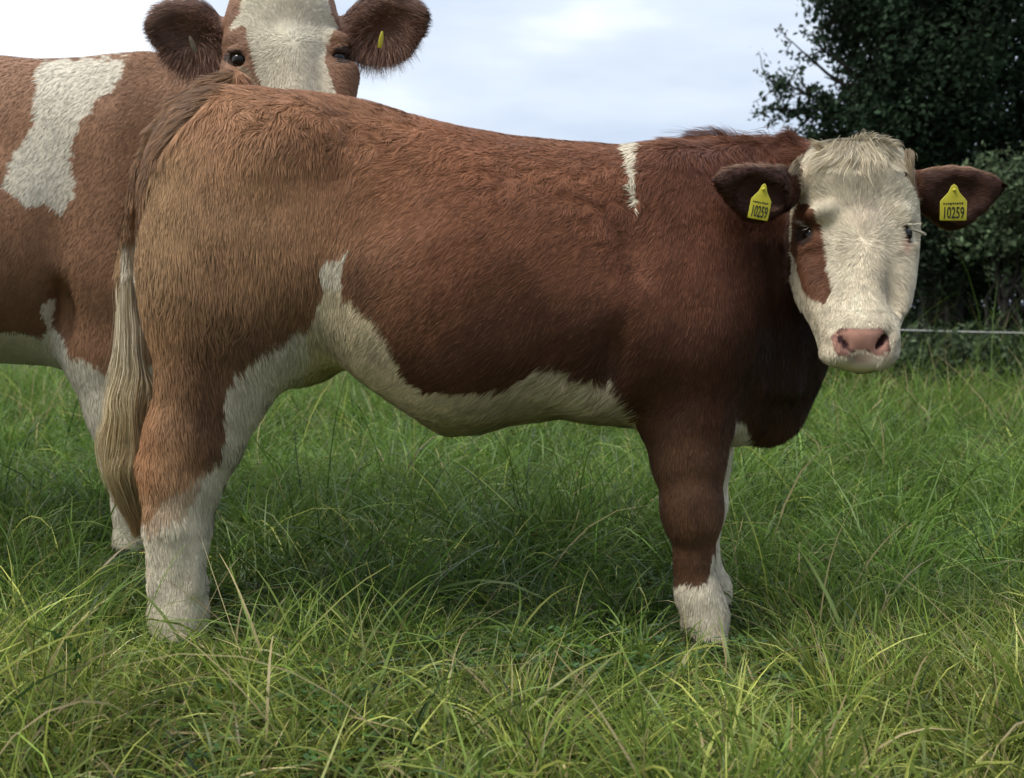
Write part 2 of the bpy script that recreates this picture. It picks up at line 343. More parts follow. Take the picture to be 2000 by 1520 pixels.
# ------------------------------------------------------------------ the calf
Y0 = 2.27
def build_calf():
    Fd = Field((-1.02, 1.78, -.02), (1.12, 2.66, 1.30), .0065)
    R = lambda r, dy=0: r * (Y0 + dy) / F
    def cone(a, b, ra, rb, k=.035, fl=1.0, sub=False):
        Fd.cone(W(a[0], a[1], Y0 + a[2]), W(b[0], b[1], Y0 + b[2]), R(ra, a[2]), R(rb, b[2]), k, fl, sub)
    # torso and neck
    T = [(300, 400, 560, 0, .08), (315, 320, 640, 0, .13), (350, 255, 700, 0, .185), (400, 207, 722, 0, .215), (450, 187, 735, 0, .235), (520, 181, 735, 0, .245),
         (600, 186, 722, 0, .25), (680, 196, 720, 0, .245), (760, 217, 762, 0, .25), (820, 232, 822, 0, .258), (870, 244, 850, 0, .262), (930, 257, 845, 0, .262),
         (1000, 270, 824, 0, .258), (1100, 280, 815, 0, .247), (1200, 288, 828, 0, .225), (1290, 282, 845, 0, .205), (1370, 276, 862, -.005, .19),
         (1440, 273, 868, .015, .16), (1500, 272, 846, .03, .135), (1560, 277, 790, .035, .115), (1600, 290, 740, .03, .095), (1640, 320, 640, .0, .07)]
    rows = []
    for x, a, b, yc, hw in T:
        rows.append((W(x, (a + b) / 2, Y0 + yc)[0], W(x, a, Y0 + yc)[2], W(x, b, Y0 + yc)[2], Y0 + yc, hw))
    Fd.loftx(rows, .03, 2.25)
    for s in (-1, 1):
        # pin bones, hips, ribs, shoulder blade
        cone((430, 300, s * .10), (560, 330, s * .13), 110, 120, .06, 1.3)
        Fd.ell(W(560, 300, Y0 + s * .18), (.10, .05, .09), .05)
        cone((1290, 390, s * .10), (1360, 640, s * .13), 95, 115, .06, 1.35)
        Fd.ell(W(900, 600, Y0 + s * .15), (.27, .13, .22), .06)
        Fd.ell(W(1180, 640, Y0 + s * .13), (.16, .11, .18), .06)
    for s in (-1, 1):
        Fd.ell(W(612, 268, Y0 + s * .17), (.045, .05, .035), .035)          # hook bone
        Fd.ell(W(730, 380, Y0 + s * .315), (.10, .055, .09), .06, sub=True)  # hollow before the hip
        Fd.ell(W(1205, 720, Y0 + s * .27), (.022, .05, .09), .04, sub=True)  # behind the elbow
        Fd.ell(W(1235, 430, Y0 + s * .235), (.030, .03, .11), .04, rot=.2, sub=True)  # behind the shoulder blade
    # thigh
    n = -.115
    cone((425, 400, n), (462, 590, n), 150, 178, .05, 1.9)
    cone((462, 590, n), (425, 730, n), 178, 112, .04, 1.8)
    cone((560, 480, n), (585, 640, n + .01), 95, 60, .05, 1.7)        # flank fold in front of the stifle
    cone((425, 730, n), (383, 850, n), 108, 92, .035, 1.6)
    cone((383, 850, n), (357, 930, n), 90, 76, .025, 1.5)
    cone((318, 800, n), (294, 905, n), 22, 22, .02, 1.2); cone((294, 905, n), (305, 960, n), 22, 22, .02, 1.2)             # point of the hock
    cone((357, 930, n), (347, 1040, n), 74, 60, .025, 1.35)
    cone((347, 1030, n), (346, 1095, n), 58, 46, .03, 1.25); cone((385, 1000, n - .02), (380, 1150, n - .02), 14, 14, .012); cone((300, 1000, n - .03), (302, 1150, n - .025), 13, 15, .012)
    cone((346, 1095, n), (347, 1195, n), 46, 58, .03, 1.2)
    cone((346, 1200, n), (356, 1262, n - .02), 57, 46, .02, 1.1); cone((308, 1222, n + .02), (304, 1236, n + .02), 13, 10, .008)
    cone((330, 1275, n - .02), (340, 1300, n - .03), 36, 40, .012, 1.0); cone((372, 1272, n - .02), (384, 1298, n - .03), 34, 38, .012, 1.0)
    f = .115
    cone((470, 420, f), (500, 600, f), 140, 160, .05, 1.9)
    cone((500, 600, f), (445, 730, f), 150, 95, .04, 1.8)
    cone((445, 730, f), (400, 840, f), 92, 70, .03, 1.6)
    cone((400, 840, f), (358, 920, f), 70, 60, .03, 1.4)
    cone((358, 920, f), (352, 1060, f), 56, 44, .03, 1.2)
    cone((352, 1060, f), (356, 1150, f), 44, 46, .03, 1.2)
    cone((356, 1150, f), (362, 1215, f - .02), 46, 46, .02)
    # udder / groin skin
    cone((284, 928, -.20), (352, 906, -.205), 5, 6, .012, sub=True)
    Fd.ell(W(585, 712, Y0), (.07, .09, .045), .05)
    cone((602, 715, -.03), (601, 730, -.03), 7, 5, .006)
    # front legs
    n = -.125
    cone((1345, 700, n), (1343, 820, n), 118, 84, .045, 1.6)
    cone((1343, 820, n), (1346, 905, n), 82, 68, .03, 1.4)
    cone((1346, 905, n), (1353, 960, n), 63, 52, .03, 1.2); cone((1350, 975, n - .012), (1354, 1010, n - .012), 56, 54, .02, 1.15)
    cone((1352, 1000, n), (1357, 1085, n), 57, 34, .025, 1.15); cone((1330, 1060, n + .01), (1336, 1140, n + .01), 12, 14, .012)
    cone((1357, 1090, n), (1366, 1165, n), 35, 42, .025, 1.1)
    cone((1366, 1165, n), (1378, 1205, n), 44, 47, .02, 1.05)
    cone((1378, 1205, n), (1390, 1256, n - .025), 42, 33, .015); cone((1340, 1215, n + .01), (1336, 1228, n + .01), 12, 9, .008)
    cone((1372, 1268, n - .02), (1366, 1296, n - .035), 26, 32, .01); cone((1408, 1266, n - .02), (1416, 1292, n - .03), 24, 30, .01)
    f = .13
    cone((1378, 700, f), (1370, 820, f), 96, 66, .045, 1.6)
    cone((1375, 820, f), (1372, 900, f), 66, 52, .03, 1.4)
    cone((1372, 900, f), (1372, 985, f), 50, 47, .03, 1.2)
    cone((1372, 985, f), (1374, 1080, f), 44, 29, .03, 1.1)
    cone((1374, 1080, f), (1392, 1150, f), 29, 37, .02, 1.1)
    cone((1392, 1150, f), (1398, 1212, f - .02), 38, 36, .015)
    # brisket and dewlap
    cone((1440, 770, .0), (1500, 815, .02), 60, 34, .05, 1.5)
    cone((1560, 640, .02), (1520, 800, .015), 55, 44, .05, 1.9)
    cone((1530, 700, .01), (1505, 825, .01), 50, 20, .04, 2.0)
    # neck folds
    for i, x in enumerate((1470, 1505, 1535)):
        cone((x, 480, -.125 + .025 * i), (x + 12, 760, -.10 + .02 * i), 9, 12, .03)
    # tail core
    TL = [(460, 172, 0.0), (410, 184, -.01), (355, 217, -.015), (312, 268, -.015), (280, 335, -.015), (262, 400, -.02), (252, 460, -.02), (248, 540, -.02), (254, 640, -.02), (262, 730, -.03), (258, 820, -.04)]
    rt = [34, 30, 27, 24, 21, 19, 18, 20, 21, 20, 18]
    for i in range(len(TL) - 1): cone(TL[i], TL[i + 1], rt[i] * .92, rt[i + 1] * .92, .010)
    # ---- head, turned to the camera
    YH = lambda py: np.interp(py, [265, 330, 450, 560, 640, 710], [2.16, 2.095, 2.03, 1.965, 1.915, 1.905])   # front surface
    HT = [  # py, left px, right px, half depth
        (272, 1625, 1710, .03), (285, 1592, 1745, .052), (310, 1566, 1768, .075), (345, 1554, 1782, .098), (390, 1549, 1788, .118), (430, 1546, 1784, .130), (470, 1546, 1779, .136),
        (510, 1549, 1776, .136), (550, 1555, 1770, .128), (585, 1566, 1763, .115), (615, 1580, 1750, .100), (640, 1592, 1745, .088), (665, 1601, 1746, .080),
        (688, 1607, 1745, .074), (703, 1622, 1734, .062), (712, 1650, 1715, .045)]
    yaw = .14; rows = []
    for py, l, r, hd in HT:
        yf = float(YH(py)); yc = yf + hd; m = W((l + r) / 2, py, yc); rows.append((m[2], m[0], (r - l) / 2 * yc / F * 0.955, yc, hd))
    Fd2 = Field((.45, 1.80, .60), (.98, 2.50, 1.10), .0065)      # head alone, merged below
    tab = Fd2.loftz(rows, yaw, .012, 2.35)
    hw = lambda x, y, dy=0: W(x, y, float(YH(y)) + dy)
    e2 = Fd2.ell
    e2(hw(1672, 375, .045), (.088, .05, .07), .03)                  # forehead
    Fd2.cone(hw(1683, 470, .03), hw(1684, 640, .022), .034, .030, .03)  # nasal bridge
    e2(hw(1606, 425, .035), (.032, .035, .020), .02); e2(hw(1744, 425, .035), (.028, .035, .020), .02)
    e2(hw(1668, 312, .065), (.078, .06, .044), .03)     # brows
    Fd2.cone(hw(1598, 505, .07), hw(1626, 610, .05), .038, .026, .03); Fd2.cone(hw(1732, 505, .075), hw(1728, 610, .05), .036, .024, .03)
    Fd2.ell(hw(1604, 560, -.012), (.018, .012, .05), .025, sub=True); Fd2.ell(hw(1746, 560, -.006), (.016, .012, .05), .025, sub=True)
    e2(hw(1592, 482, .045), (.026, .03, .010), .012); e2(hw(1764, 482, .05), (.02, .03, .010), .012)
    e2(hw(1673, 657, .024), (.065, .040, .030), .035)                 # muzzle
    e2(hw(1632, 692, .025), (.030, .036, .024), .025); e2(hw(1716, 692, .025), (.029, .036, .024), .025)   # lips
    e2(hw(1682, 706, .04), (.045, .05, .022), .015)                 # chin
    e2(hw(1683, 648, .000), (.046, .018, .022), .012)               # nose pad
    # nostrils and mouth line
    for (x, y, rot) in ((1646, 668, -.62), (1722, 666, .62)):
        e2(hw(x, y, -.012), (.0075, .026, .020), .006, rot=-rot, sub=True)
        e2(hw(x + (-13 if x < 1680 else 13), y + 4, .004), (.011, .016, .023), .008, rot=-rot)
    Fd2.cone(hw(1648, 699, -.013), hw(1682, 691, -.022), .0035, .0045, .006, sub=True); Fd2.cone(hw(1682, 691, -.022), hw(1712, 699, -.013), .0045, .0035, .006, sub=True)
    Fd2.cone(hw(1683, 672, -.026), hw(1683, 690, -.026), .002, .003, .006, sub=True)
    # eye sockets
    eyes = []
    for (x, y) in ((1578, 458), (1774, 457)):
        p = Fd2.hit(x, y, 1.85, 2.3); g = Fd2.grad(p[None])[0]
        if x > 1700: g = nrm(g + np.array([.5, -.5, 0]))
        c = p - g * (.0095 if x < 1700 else .007)
        Fd2.ell(c + g * .010, (.0215, .022, .0185), .006, sub=True)
        Fd2.cone(c + np.array([-.020, -.006, .0175]), c + np.array([.018, -.011, .018]), .0050, .0055, .006)
        Fd2.cone(c + np.array([-.016, -.006, -.0185]), c + np.array([.014, -.010, -.018]), .004, .004, .006)
        eyes.append((c, g))
    # ---- ears: cupped leaves
    def ear(pts, inner, dy):
        for (a, ra), (b, rb) in zip(pts[:-1], pts[1:]):
            Fd2.cone(W(a[0], a[1], a[2]), W(b[0], b[1], b[2]), ra * a[2] / F, rb * b[2] / F, .012, 1.9)
        for (a, ra), (b, rb) in zip(inner[:-1], inner[1:]):
            Fd2.cone(W(a[0], a[1], a[2] - dy), W(b[0], b[1], b[2] - dy), ra * a[2] / F, rb * b[2] / F, .008, 1.9, sub=True)
    Fe = Field((.30, 1.80, .60), (1.12, 2.50, 1.10), .0055)
    Fe.F[:] = 1; Fd2_, Fd2 = Fd2, Fe
    ear([((1780, 352, 2.20), 20), ((1822, 372, 2.20), 42), ((1860, 384, 2.20), 58), ((1895, 376, 2.20), 42), ((1925, 368, 2.20), 26), ((1950, 362, 2.20), 9)],
        [((1835, 392, 2.20), 26), ((1862, 390, 2.20), 48), ((1896, 379, 2.20), 32), ((1928, 367, 2.20), 16)], .035)
    ear([((1560, 355, 2.15), 20), ((1520, 370, 2.11), 40), ((1485, 378, 2.075), 52), ((1455, 368, 2.05), 40), ((1428, 358, 2.035), 24), ((1410, 355, 2.02), 8)],
        [((1512, 382, 2.10), 26), ((1482, 384, 2.075), 42), ((1456, 372, 2.05), 30), ((1426, 358, 2.035), 15)], .033)
    Fe, Fd2 = Fd2, Fd2_
    # resample head and ears into the main field
    for src in (Fd2, Fe):
        lo = src.lo + src.h; hi = src.lo + src.h * (src.n - 2)
        a = np.ceil((lo - Fd.lo) / Fd.h).astype(int); b = np.minimum(np.floor((hi - Fd.lo) / Fd.h).astype(int), Fd.n - 1); a = np.maximum(a, 0)
        sl = tuple(slice(a[i], b[i]) for i in range(3))
        G = np.stack(np.meshgrid(*[Fd.ax[i][sl[i]] for i in range(3)], indexing='ij'), -1)
        d = np.zeros(G.shape[:3], np.float32)
        for i0 in range(0, G.shape[0], 20): d[i0:i0 + 20] = src.at(G[i0:i0 + 20])
        Fd.comb(sl, d, .03 if src is Fd2 else .014)
    V, Q = Fd.mesh(); V = smooth_mesh(V, Q, 2)
    px_, py_ = proj(V * np.array([1, 0, 1]) + np.array([0, Y0, 0])); rb = np.exp(-((px_ - 930) / 170) ** 4 - ((py_ - 520) / 170) ** 4) * np.sin((px_ + .25 * py_) / 62 * 6.283)
    V = V + (.0045 * vn(V, 7, 3) + .0025 * vn(V, 17, 4))[:, None] * Fd.grad(V)
    Nv = Fd.grad(V)
    # ---- which part is a point on
    def headd(P): 
        d = np.full(len(P), 1.0); m = (P[:, 0] > .40) & (P[:, 2] > .55); d[m] = Fd2.at(np.clip(P[m], Fd2.lo + .01, Fd2.lo + Fd2.h * (Fd2.n - 2))); 
        far = (P[:, 0] < Fd2.lo[0] + .012) | (P[:, 0] > Fd2.lo[0] + Fd2.h * (Fd2.n[0] - 2)); d[far] = 1
        return d
    def eard(P): 
        d = np.full(len(P), 1.0); m = (P[:, 0] > .32) & (P[:, 2] > .62); d[m] = Fe.at(P[m]); return d
    def torsod(P): return None
    SPK = [(684, 492), (676, 520), (668, 545), (670, 575), (700, 597), (735, 628), (760, 672), (785, 718), (803, 750), (850, 764), (940, 768), (1005, 748), (1050, 714), (1105, 712), (1130, 733), (1200, 748),
           (1235, 790), (1248, 870), (1240, 1000), (520, 1000), (420, 1040), (420, 1420), (180, 1420), (180, 1015), (285, 1012), (330, 960), (395, 930), (428, 900), (436, 860), (438, 800), (450, 750),
           (480, 712), (520, 680), (570, 650), (606, 622), (622, 590), (628, 560), (622, 532), (648, 512)]
    STR = [(1216, 262), (1256, 266), (1246, 298), (1240, 330), (1238, 370), (1242, 398), (1237, 418), (1232, 400), (1225, 360), (1223, 310)]
    CH = [(1436, 818), (1452, 826), (1464, 855), (1470, 930), (1415, 930), (1428, 850)]
    EP = [(1562, 398), (1580, 398), (1598, 425), (1612, 455), (1620, 490), (1618, 520), (1624, 545), (1625, 565), (1613, 586), (1600, 576), (1575, 568), (1562, 540), (1554, 500), (1549, 480), (1549, 430)]
    BASE_L = [(1540, 300), (1570, 305), (1574, 330), (1566, 360), (1552, 395), (1530, 400), (1530, 300)]
    BASE_R = [(1758, 300), (1775, 318), (1800, 340), (1800, 420), (1787, 385), (1778, 352), (1766, 345)]
    NOSE = [(1640, 638), (1722, 636), (1736, 652), (1740, 682), (1726, 698), (1706, 692), (1690, 684), (1670, 685), (1650, 698), (1630, 688), (1624, 656)]
    CHIN = [(1650, 700), (1664, 690), (1684, 686), (1702, 691), (1716, 702), (1706, 722), (1658, 722)]
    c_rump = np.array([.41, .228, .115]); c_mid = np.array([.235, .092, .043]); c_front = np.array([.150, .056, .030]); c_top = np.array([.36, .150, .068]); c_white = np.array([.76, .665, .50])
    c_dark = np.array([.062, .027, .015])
    def colf(P, Nn, isfur):
        Pm = P.copy(); far = (Pm[:, 1] > Y0 + .02) & (Pm[:, 0] < .55); Pm[far, 1] = 2 * Y0 - Pm[far, 1]
        px, py = proj(Pm); j = vn3(P, 55, 41) * 5 + vn3(P, 17, 42) * 8; jx = px + j[:, 0]; jy = py + j[:, 2] + (0 if not isfur else 5 * vn(P, 140, 9))
        a = sstep(380, 900, px + 120 * vn(P, 4, 1) + .35 * (py - 400) * (py < 400)); b = sstep(1000, 1400, px)
        c = c_rump * (1 - a[:, None]) + c_mid * a[:, None]; c = c * (1 - b[:, None]) + c_front * b[:, None]
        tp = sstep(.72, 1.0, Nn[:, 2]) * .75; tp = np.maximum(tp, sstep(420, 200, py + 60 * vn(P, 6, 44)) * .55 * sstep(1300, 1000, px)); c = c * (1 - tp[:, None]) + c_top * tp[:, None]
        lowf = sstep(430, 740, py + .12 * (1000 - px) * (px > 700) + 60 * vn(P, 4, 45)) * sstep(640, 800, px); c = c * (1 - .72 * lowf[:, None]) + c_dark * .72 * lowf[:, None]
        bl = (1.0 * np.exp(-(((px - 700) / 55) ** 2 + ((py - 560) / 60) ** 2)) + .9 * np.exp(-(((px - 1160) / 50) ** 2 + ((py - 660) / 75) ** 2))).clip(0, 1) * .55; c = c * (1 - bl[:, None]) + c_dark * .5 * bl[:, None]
        gd = sstep(440, 290, px) * sstep(230, 330, py) * sstep(660, 540, py) * .5; c = c * (1 - gd[:, None]) + np.array([.50, .32, .165]) * gd[:, None]
        # darker, browner shank and lower thigh, dark neck crest folds
        s1 = sstep(480, 720, py + 50 * vn(P, 6, 2)) * sstep(760, 640, px) * (1 - sstep(450, 250, px)) ; c = c * (1 - .68 * s1[:, None]) + c_dark * 1.3 * .68 * s1[:, None]; s3 = np.exp(-(((px - 395) / 38) ** 2 + ((py - 800) / 110) ** 2)) * .6; c = c * (1 - s3[:, None]) + c_dark * s3[:, None]
        s2 = sstep(1340, 1540, px) * sstep(300, 520, py); c = c * (1 - .8 * s2[:, None]) + c_dark * .55 * .8 * s2[:, None]
        hk = sstep(330, 280, px) * sstep(700, 820, py) * (py < 960); c = c * (1 - .7 * hk[:, None]) + np.array([.40, .19, .09]) * .7 * hk[:, None]
        lg = ((px > 1240) * sstep(790, 930, py + 30 * vn(P, 9, 3)))[:, None]; c = c * (1 - lg) + lg * np.array([.125, .060, .032]) * (1 + .25 * vn(P, 14, 8)[:, None])
        c = c * (1 + .16 * vn(P, 4.5, 5) + .12 * vn(P, 12, 6) + .10 * vn(P, 40, 7))[:, None]
        by = 16 * vn(P, 11, 46) * sstep(850, 950, px) + 8 * vn(P, 35, 47); wm = inpoly(jx, jy + by, SPK) | inpoly(px + j[:, 0] * .5, jy, STR) | inpoly(jx, jy, CH)
        wm |= (px > 1290) & (px < 1460) & (jy > 1148 - 60 * np.exp(-((px - 1394) / 9) ** 2)) & (P[:, 0] < .6) & (P[:, 2] < .3)
        wm |= (P[:, 1] > Y0) & (py > 880) & (px > 1385)
        wm |= (P[:, 2] < .70) & (Nn[:, 2] < -.75) & (px > 560) & (px < 1420)
        # tail whitens towards the tip
        tl = (px < 285) & (py > 380) & (py < 700) & (np.abs(px - np.interp(py, [400, 500, 640, 820], [262, 250, 254, 258])) < 14)
        tw = sstep(455, 520, py)[:, None] * tl[:, None]; cu = np.where(tl[:, None], np.array([.24, .15, .085]), c); tf = ((px < 460) & (py < 460) & (px < np.interp(py, [160, 200, 270, 330, 400, 460], [470, 405, 335, 298, 280, 268])))
        cu = np.where(tf[:, None], np.array([.235, .125, .062]) * (1 + .3 * vn(P, 60, 3)[:, None]), cu)
        c = cu * (1 - tw) + c_white * tw
        wt = c_white * (1 + .05 * vn(P, 20, 12) + .05 * vn(P, 70, 13))[:, None]
        dirt = sstep(.0, .8, vn(P * np.array([1, 1, 1.6]), 30, 77)) * (P[:, 2] < .55); wt = wt * (1 - .25 * dirt[:, None]) * (1 + .10 * vn(P * np.array([1, 1, 3]), 60, 78)[:, None])
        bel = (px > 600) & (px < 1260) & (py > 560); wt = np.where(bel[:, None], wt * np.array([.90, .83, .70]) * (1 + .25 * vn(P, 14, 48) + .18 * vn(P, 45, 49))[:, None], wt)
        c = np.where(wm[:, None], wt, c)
        hkr = inpoly(jx, jy, [(278, 960), (330, 930), (400, 915), (395, 960), (350, 1010), (285, 1040)]); c = np.where(hkr[:, None], c * .4 + .6 * np.array([.42, .24, .13]), c)
        # head
        hd = headd(P); ed = eard(P); px, py = proj(P); jx = px + j[:, 0] * .6; jy = py + j[:, 2] * .6
        yb = 2.30 if False else 2.26
        h = (((hd < .012) & (px > 1549)) | (hd < .005)) & (P[:, 1] < np.interp(py, [262, 285, 330, 450, 560, 700], [2.6, 2.33, 2.23, 2.20, 2.12, 2.08])) & (px > 1538)
        ch = c_white * (1.0 + .10 * vn(P, 16, 14) + .10 * vn(P, 60, 15))[:, None] * np.array([1.02, 1, .96])
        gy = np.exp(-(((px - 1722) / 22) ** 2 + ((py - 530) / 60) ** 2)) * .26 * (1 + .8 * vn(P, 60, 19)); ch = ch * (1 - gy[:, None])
        pk = np.exp(-(((px - 1690) / 30) ** 2 + ((py - 435) / 35) ** 2)) * .25; ch = ch * (1 - pk[:, None]) + np.array([.60, .40, .32]) * pk[:, None]
        br = np.array([.20, .085, .045]) * (1 + .25 * vn(P, 50, 21))[:, None]
        ch = np.where(inpoly(jx, jy, EP)[:, None], br, ch)
        ch = np.where((inpoly(jx, jy, BASE_L) | inpoly(jx, jy, BASE_R))[:, None], br * .8, ch)
        rl = np.exp(-(((px - 1762) / 8) ** 2 + ((py - 480) / 14) ** 2)); ch = ch * (1 - .7 * rl[:, None]) + .7 * rl[:, None] * np.array([.5, .26, .2])
        dk = np.exp(-(((px - 1748) / 9) ** 2 + ((py - 492) / 5) ** 2)); ch = ch * (1 - .6 * dk[:, None])
        ns = inpoly(px + j[:, 0] * .25, py + j[:, 2] * .25, NOSE); sp = sstep(.12, .34, vn(P, 70, 31))
        nc = np.array([.60, .31, .235]) * (1 + .12 * vn(P, 120, 33))[:, None]; nc = nc * (1 - .6 * sp[:, None]); nc = nc * (1 - .45 * sstep(668, 690, py)[:, None]); ch = np.where(ns[:, None], nc, ch)
        for (x, y, rot) in ((1647, 668, -.62), (1721, 666, .62)):
            u = (px - x) * math.cos(rot) + (py - y) * math.sin(rot); v = -(px - x) * math.sin(rot) + (py - y) * math.cos(rot)
            ch = np.where(((u / 6.5) ** 2 + (v / 19) ** 2 < 1)[:, None], np.array([.07, .03, .03]), ch)
        cw = (np.exp(-(((px - 1684) / 30) ** 4 + ((py - 700) / 13) ** 4)) * .78 * (1 + .3 * vn(P, 60, 61)))[:, None].clip(0, 1); ch = ch * (1 - cw) + np.array([.13, .085, .060]) * cw  # shade below the nose pad, painted into the mouth and chin colour
        for (x, y) in ((1578, 458), (1769, 457)):
            q = ((px - x) / (20 if x < 1700 else 10)) ** 2 + ((py - y) / 19) ** 2
            ch = np.where((q < 1)[:, None], np.array([.06, .035, .025]), ch)
        ul = np.exp(-(((px - 1568) / 9) ** 2 + ((py - 437 - .3 * (px - 1568)) / 4) ** 2)); ch = ch * (1 - ul[:, None]) + c_white * .9 * ul[:, None]
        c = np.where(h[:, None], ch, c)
        ea = (ed < .008) & ((px > 1792) | (px < 1552)) & ~((hd < .006))
        inn = Nn[:, 1] < -.2
        ce = np.where(inn[:, None], np.array([.075, .032, .022]), np.array([.26, .105, .05])) * (1 + .2 * vn(P, 60, 51))[:, None]
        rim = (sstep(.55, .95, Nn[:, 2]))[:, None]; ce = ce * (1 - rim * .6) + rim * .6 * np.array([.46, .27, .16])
        c = np.where(ea[:, None], ce, c)
        hoof = P[:, 2] < .048 + .006 * vn(P, 60, 8); c = np.where(hoof[:, None], np.array([.05, .045, .04]), c)
        return c
    def flow(P, Nn):
        px, py = proj(P)
        D = np.zeros_like(P); D[:, 0] = -.75; D[:, 2] = -.65
        th = sstep(760, 600, px); D[:, 0] = -.75 + .75 * th; D[:, 2] = -.65 - .3 * th
        nk = sstep(1200, 1420, px); D[:, 0] += .6 * nk; D[:, 2] -= .3 * nk
        top = sstep(.6, .95, Nn[:, 2])[:, None]; D = D * (1 - top) + np.array([-1.0, 0, 0]) * top
        low = (P[:, 2] < .5) & (px > 1240); D[low] = (0, 0, -1.0)
        hl = (px < 540) & (py > 700); D[hl] = (.15, 0, -1.0)
        tf = (px < 460) & (px < np.interp(py, [160, 200, 270, 330, 400, 460, 900], [470, 405, 335, 298, 280, 268, 280]))
        D[tf & (py < 300)] = (-.8, 0, -.6); D[tf & (py >= 300)] = (-.1, 0, -1)
        hd = headd(P) < .012; h = hd & (px > 1545)
        wx = hw(1683, 476); R_ = P - wx; D[h] = R_[h]; D[h & (py > 600), 2] -= .3
        top = h & (py < 330); D[top] = np.stack([(px[top] - 1668) * .012, 0 * px[top], np.full(top.sum(), -.8)], -1)
        ea = (eard(P) < .008) & ~(headd(P) < .006); D[ea & (px > 1700)] = (1, 0, .1); D[ea & (px < 1600)] = (-1, 0, .1)
        return nrm(D)
    def lengths(P, Nn):
        px, py = proj(P); L = np.full(len(P), .016)
        L = np.where((px < 620) & (py > 480) & (py < 760), .026, L)      # shaggy lower thigh
        L = np.where((px < 540) & (py >= 760) & (py < 1040), .022, L)
        L = np.where((py >= 1040) | ((px > 1250) & (py > 900)), .013, L)
        L = np.where((px > 400) & (px < 800) & (py < 330), .022, L)
        L = np.where((px > 950) & (px < 1250) & (py > 690), .030, L)
        L = np.where((px > 1300) & (px < 1640) & (Nn[:, 2] > .5), .032, L)
        L = np.where(inpoly(px, py, [(330, 140), (480, 140), (440, 190), (360, 250), (300, 340), (240, 520), (215, 500), (260, 320)]), .032, L)
        h = headd(P) < .012; L = np.where(h, .015, L); L = np.where(h & (py > 600), .0085, L); L = np.where(h & (py < 330), .022, L)
        L = np.where(h & inpoly(px, py, NOSE + [(1640, 700)]), .0001, L); L = np.where(h & inpoly(px, py, CHIN), .0001, L)
        for e_, g in eyes: L = np.where(np.linalg.norm(P - e_, axis=1) < .026, .0001, L)
        L = np.where((eard(P) < .008) & ~h, .019, L)
        L = np.where(P[:, 2] < .042, .0001, L)
        return L
    wf = lambda P: (1 + 1.6 * (P[:, 1] < Y0)) * (1 + 5 * ((P[:, 0] > .55) & (P[:, 1] < 2.25) & (P[:, 2] > .65)))
    n = 560000
    P = sample(V, Q, n, wf, 1); Nn = Fd.grad(P); D = flow(P, Nn); L = lengths(P, Nn); ok = L > .002
    P, Nn, D, L = P[ok], Nn[ok], D[ok], L[ok]; px, py = proj(P)
    crl = .22 * vn3(P, 16, 90) + .30 * vn3(P, 60, 91) + .22 * vn3(P, 150, 92)
    cu = np.exp(-(((px - 620) / 190) ** 2 + ((py - 250) / 55) ** 2)) + np.exp(-(((px - 1190) / 90) ** 2 + ((py - 390) / 90) ** 2)) + .8 * np.exp(-(((px - 1000) / 120) ** 2 + ((py - 350) / 60) ** 2)) + .8 * np.exp(-(((px - 1110) / 90) ** 2 + ((py - 745) / 30) ** 2)) + .6 * np.exp(-(((px - 480) / 120) ** 2 + ((py - 650) / 60) ** 2))
    crl = crl + cu[:, None] * (1.9 * vn3(P, 45, 93) + .6 * vn3(P, 110, 94))
    L = L * rng.uniform(.6, 1.25, len(L)); Wd = np.where(headd(P) < .012, .00095, np.where(L < .014, .0012, .0015)) * rng.uniform(.7, 1.3, len(L))
    root = empty('calf', (float(P[:, 0].mean()), Y0, 0)); tag(root, 'red brown calf with white face standing side-on in the grass, yellow tags in both ears', 'calf')
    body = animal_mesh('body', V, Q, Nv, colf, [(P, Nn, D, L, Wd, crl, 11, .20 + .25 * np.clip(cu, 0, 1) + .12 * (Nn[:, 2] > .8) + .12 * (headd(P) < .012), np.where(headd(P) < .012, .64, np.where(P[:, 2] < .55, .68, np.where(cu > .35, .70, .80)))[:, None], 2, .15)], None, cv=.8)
    kids = [body]
    # ---- long hair
    def locks(name, guides, n, spread, length, colr, wid, seed, k=7, wave=.1, grav=.0, clump=.8):
        r = np.random.default_rng(seed); G = np.array(guides, float)      # (g,k,3) guide curves
        g = r.integers(0, len(G), n); ph = r.uniform(size=(n, 1, 1))
        t = np.linspace(0, 1, G.shape[1]); base = G[g] * (1 - ph) + G[np.minimum(g + 1, len(G) - 1)] * ph if clump < 0 else G[g]
        off = r.normal(size=(n, 1, 3)) * np.asarray(spread)[None, :, :] if np.ndim(spread) else r.normal(size=(n, 1, 3)) * spread
        pth = base + off; pth = pth + wave * .1 * np.stack([vn(pth * 1.0, 18, seed + q) for q in range(3)], -1) * t[None, :, None]
        ln = length * r.uniform(.6, 1.0, n)
        tt = ln[:, None] * np.linspace(0, 1, k)[None]; st = r.uniform(0, 1, n)[:, None] * (1 - ln[:, None]); tt = tt + st
        ii = tt * (G.shape[1] - 1); i0 = np.minimum(ii.astype(int), G.shape[1] - 2); fr = (ii - i0)[..., None]
        rows = np.arange(n)[:, None]; out_ = pth[rows, i0] * (1 - fr) + pth[rows, i0 + 1] * fr
        c = colr(tt, r) * np.random.default_rng(seed + 9).uniform(.72, 1.16, len(G))[g][:, None, None]; v, fq, cc = ribbons(out_, wid * r.uniform(.6, 1.3, n), c, seed=seed)
        return build(name, v, [fq], M_hair, None, cc.clip(0, .9))
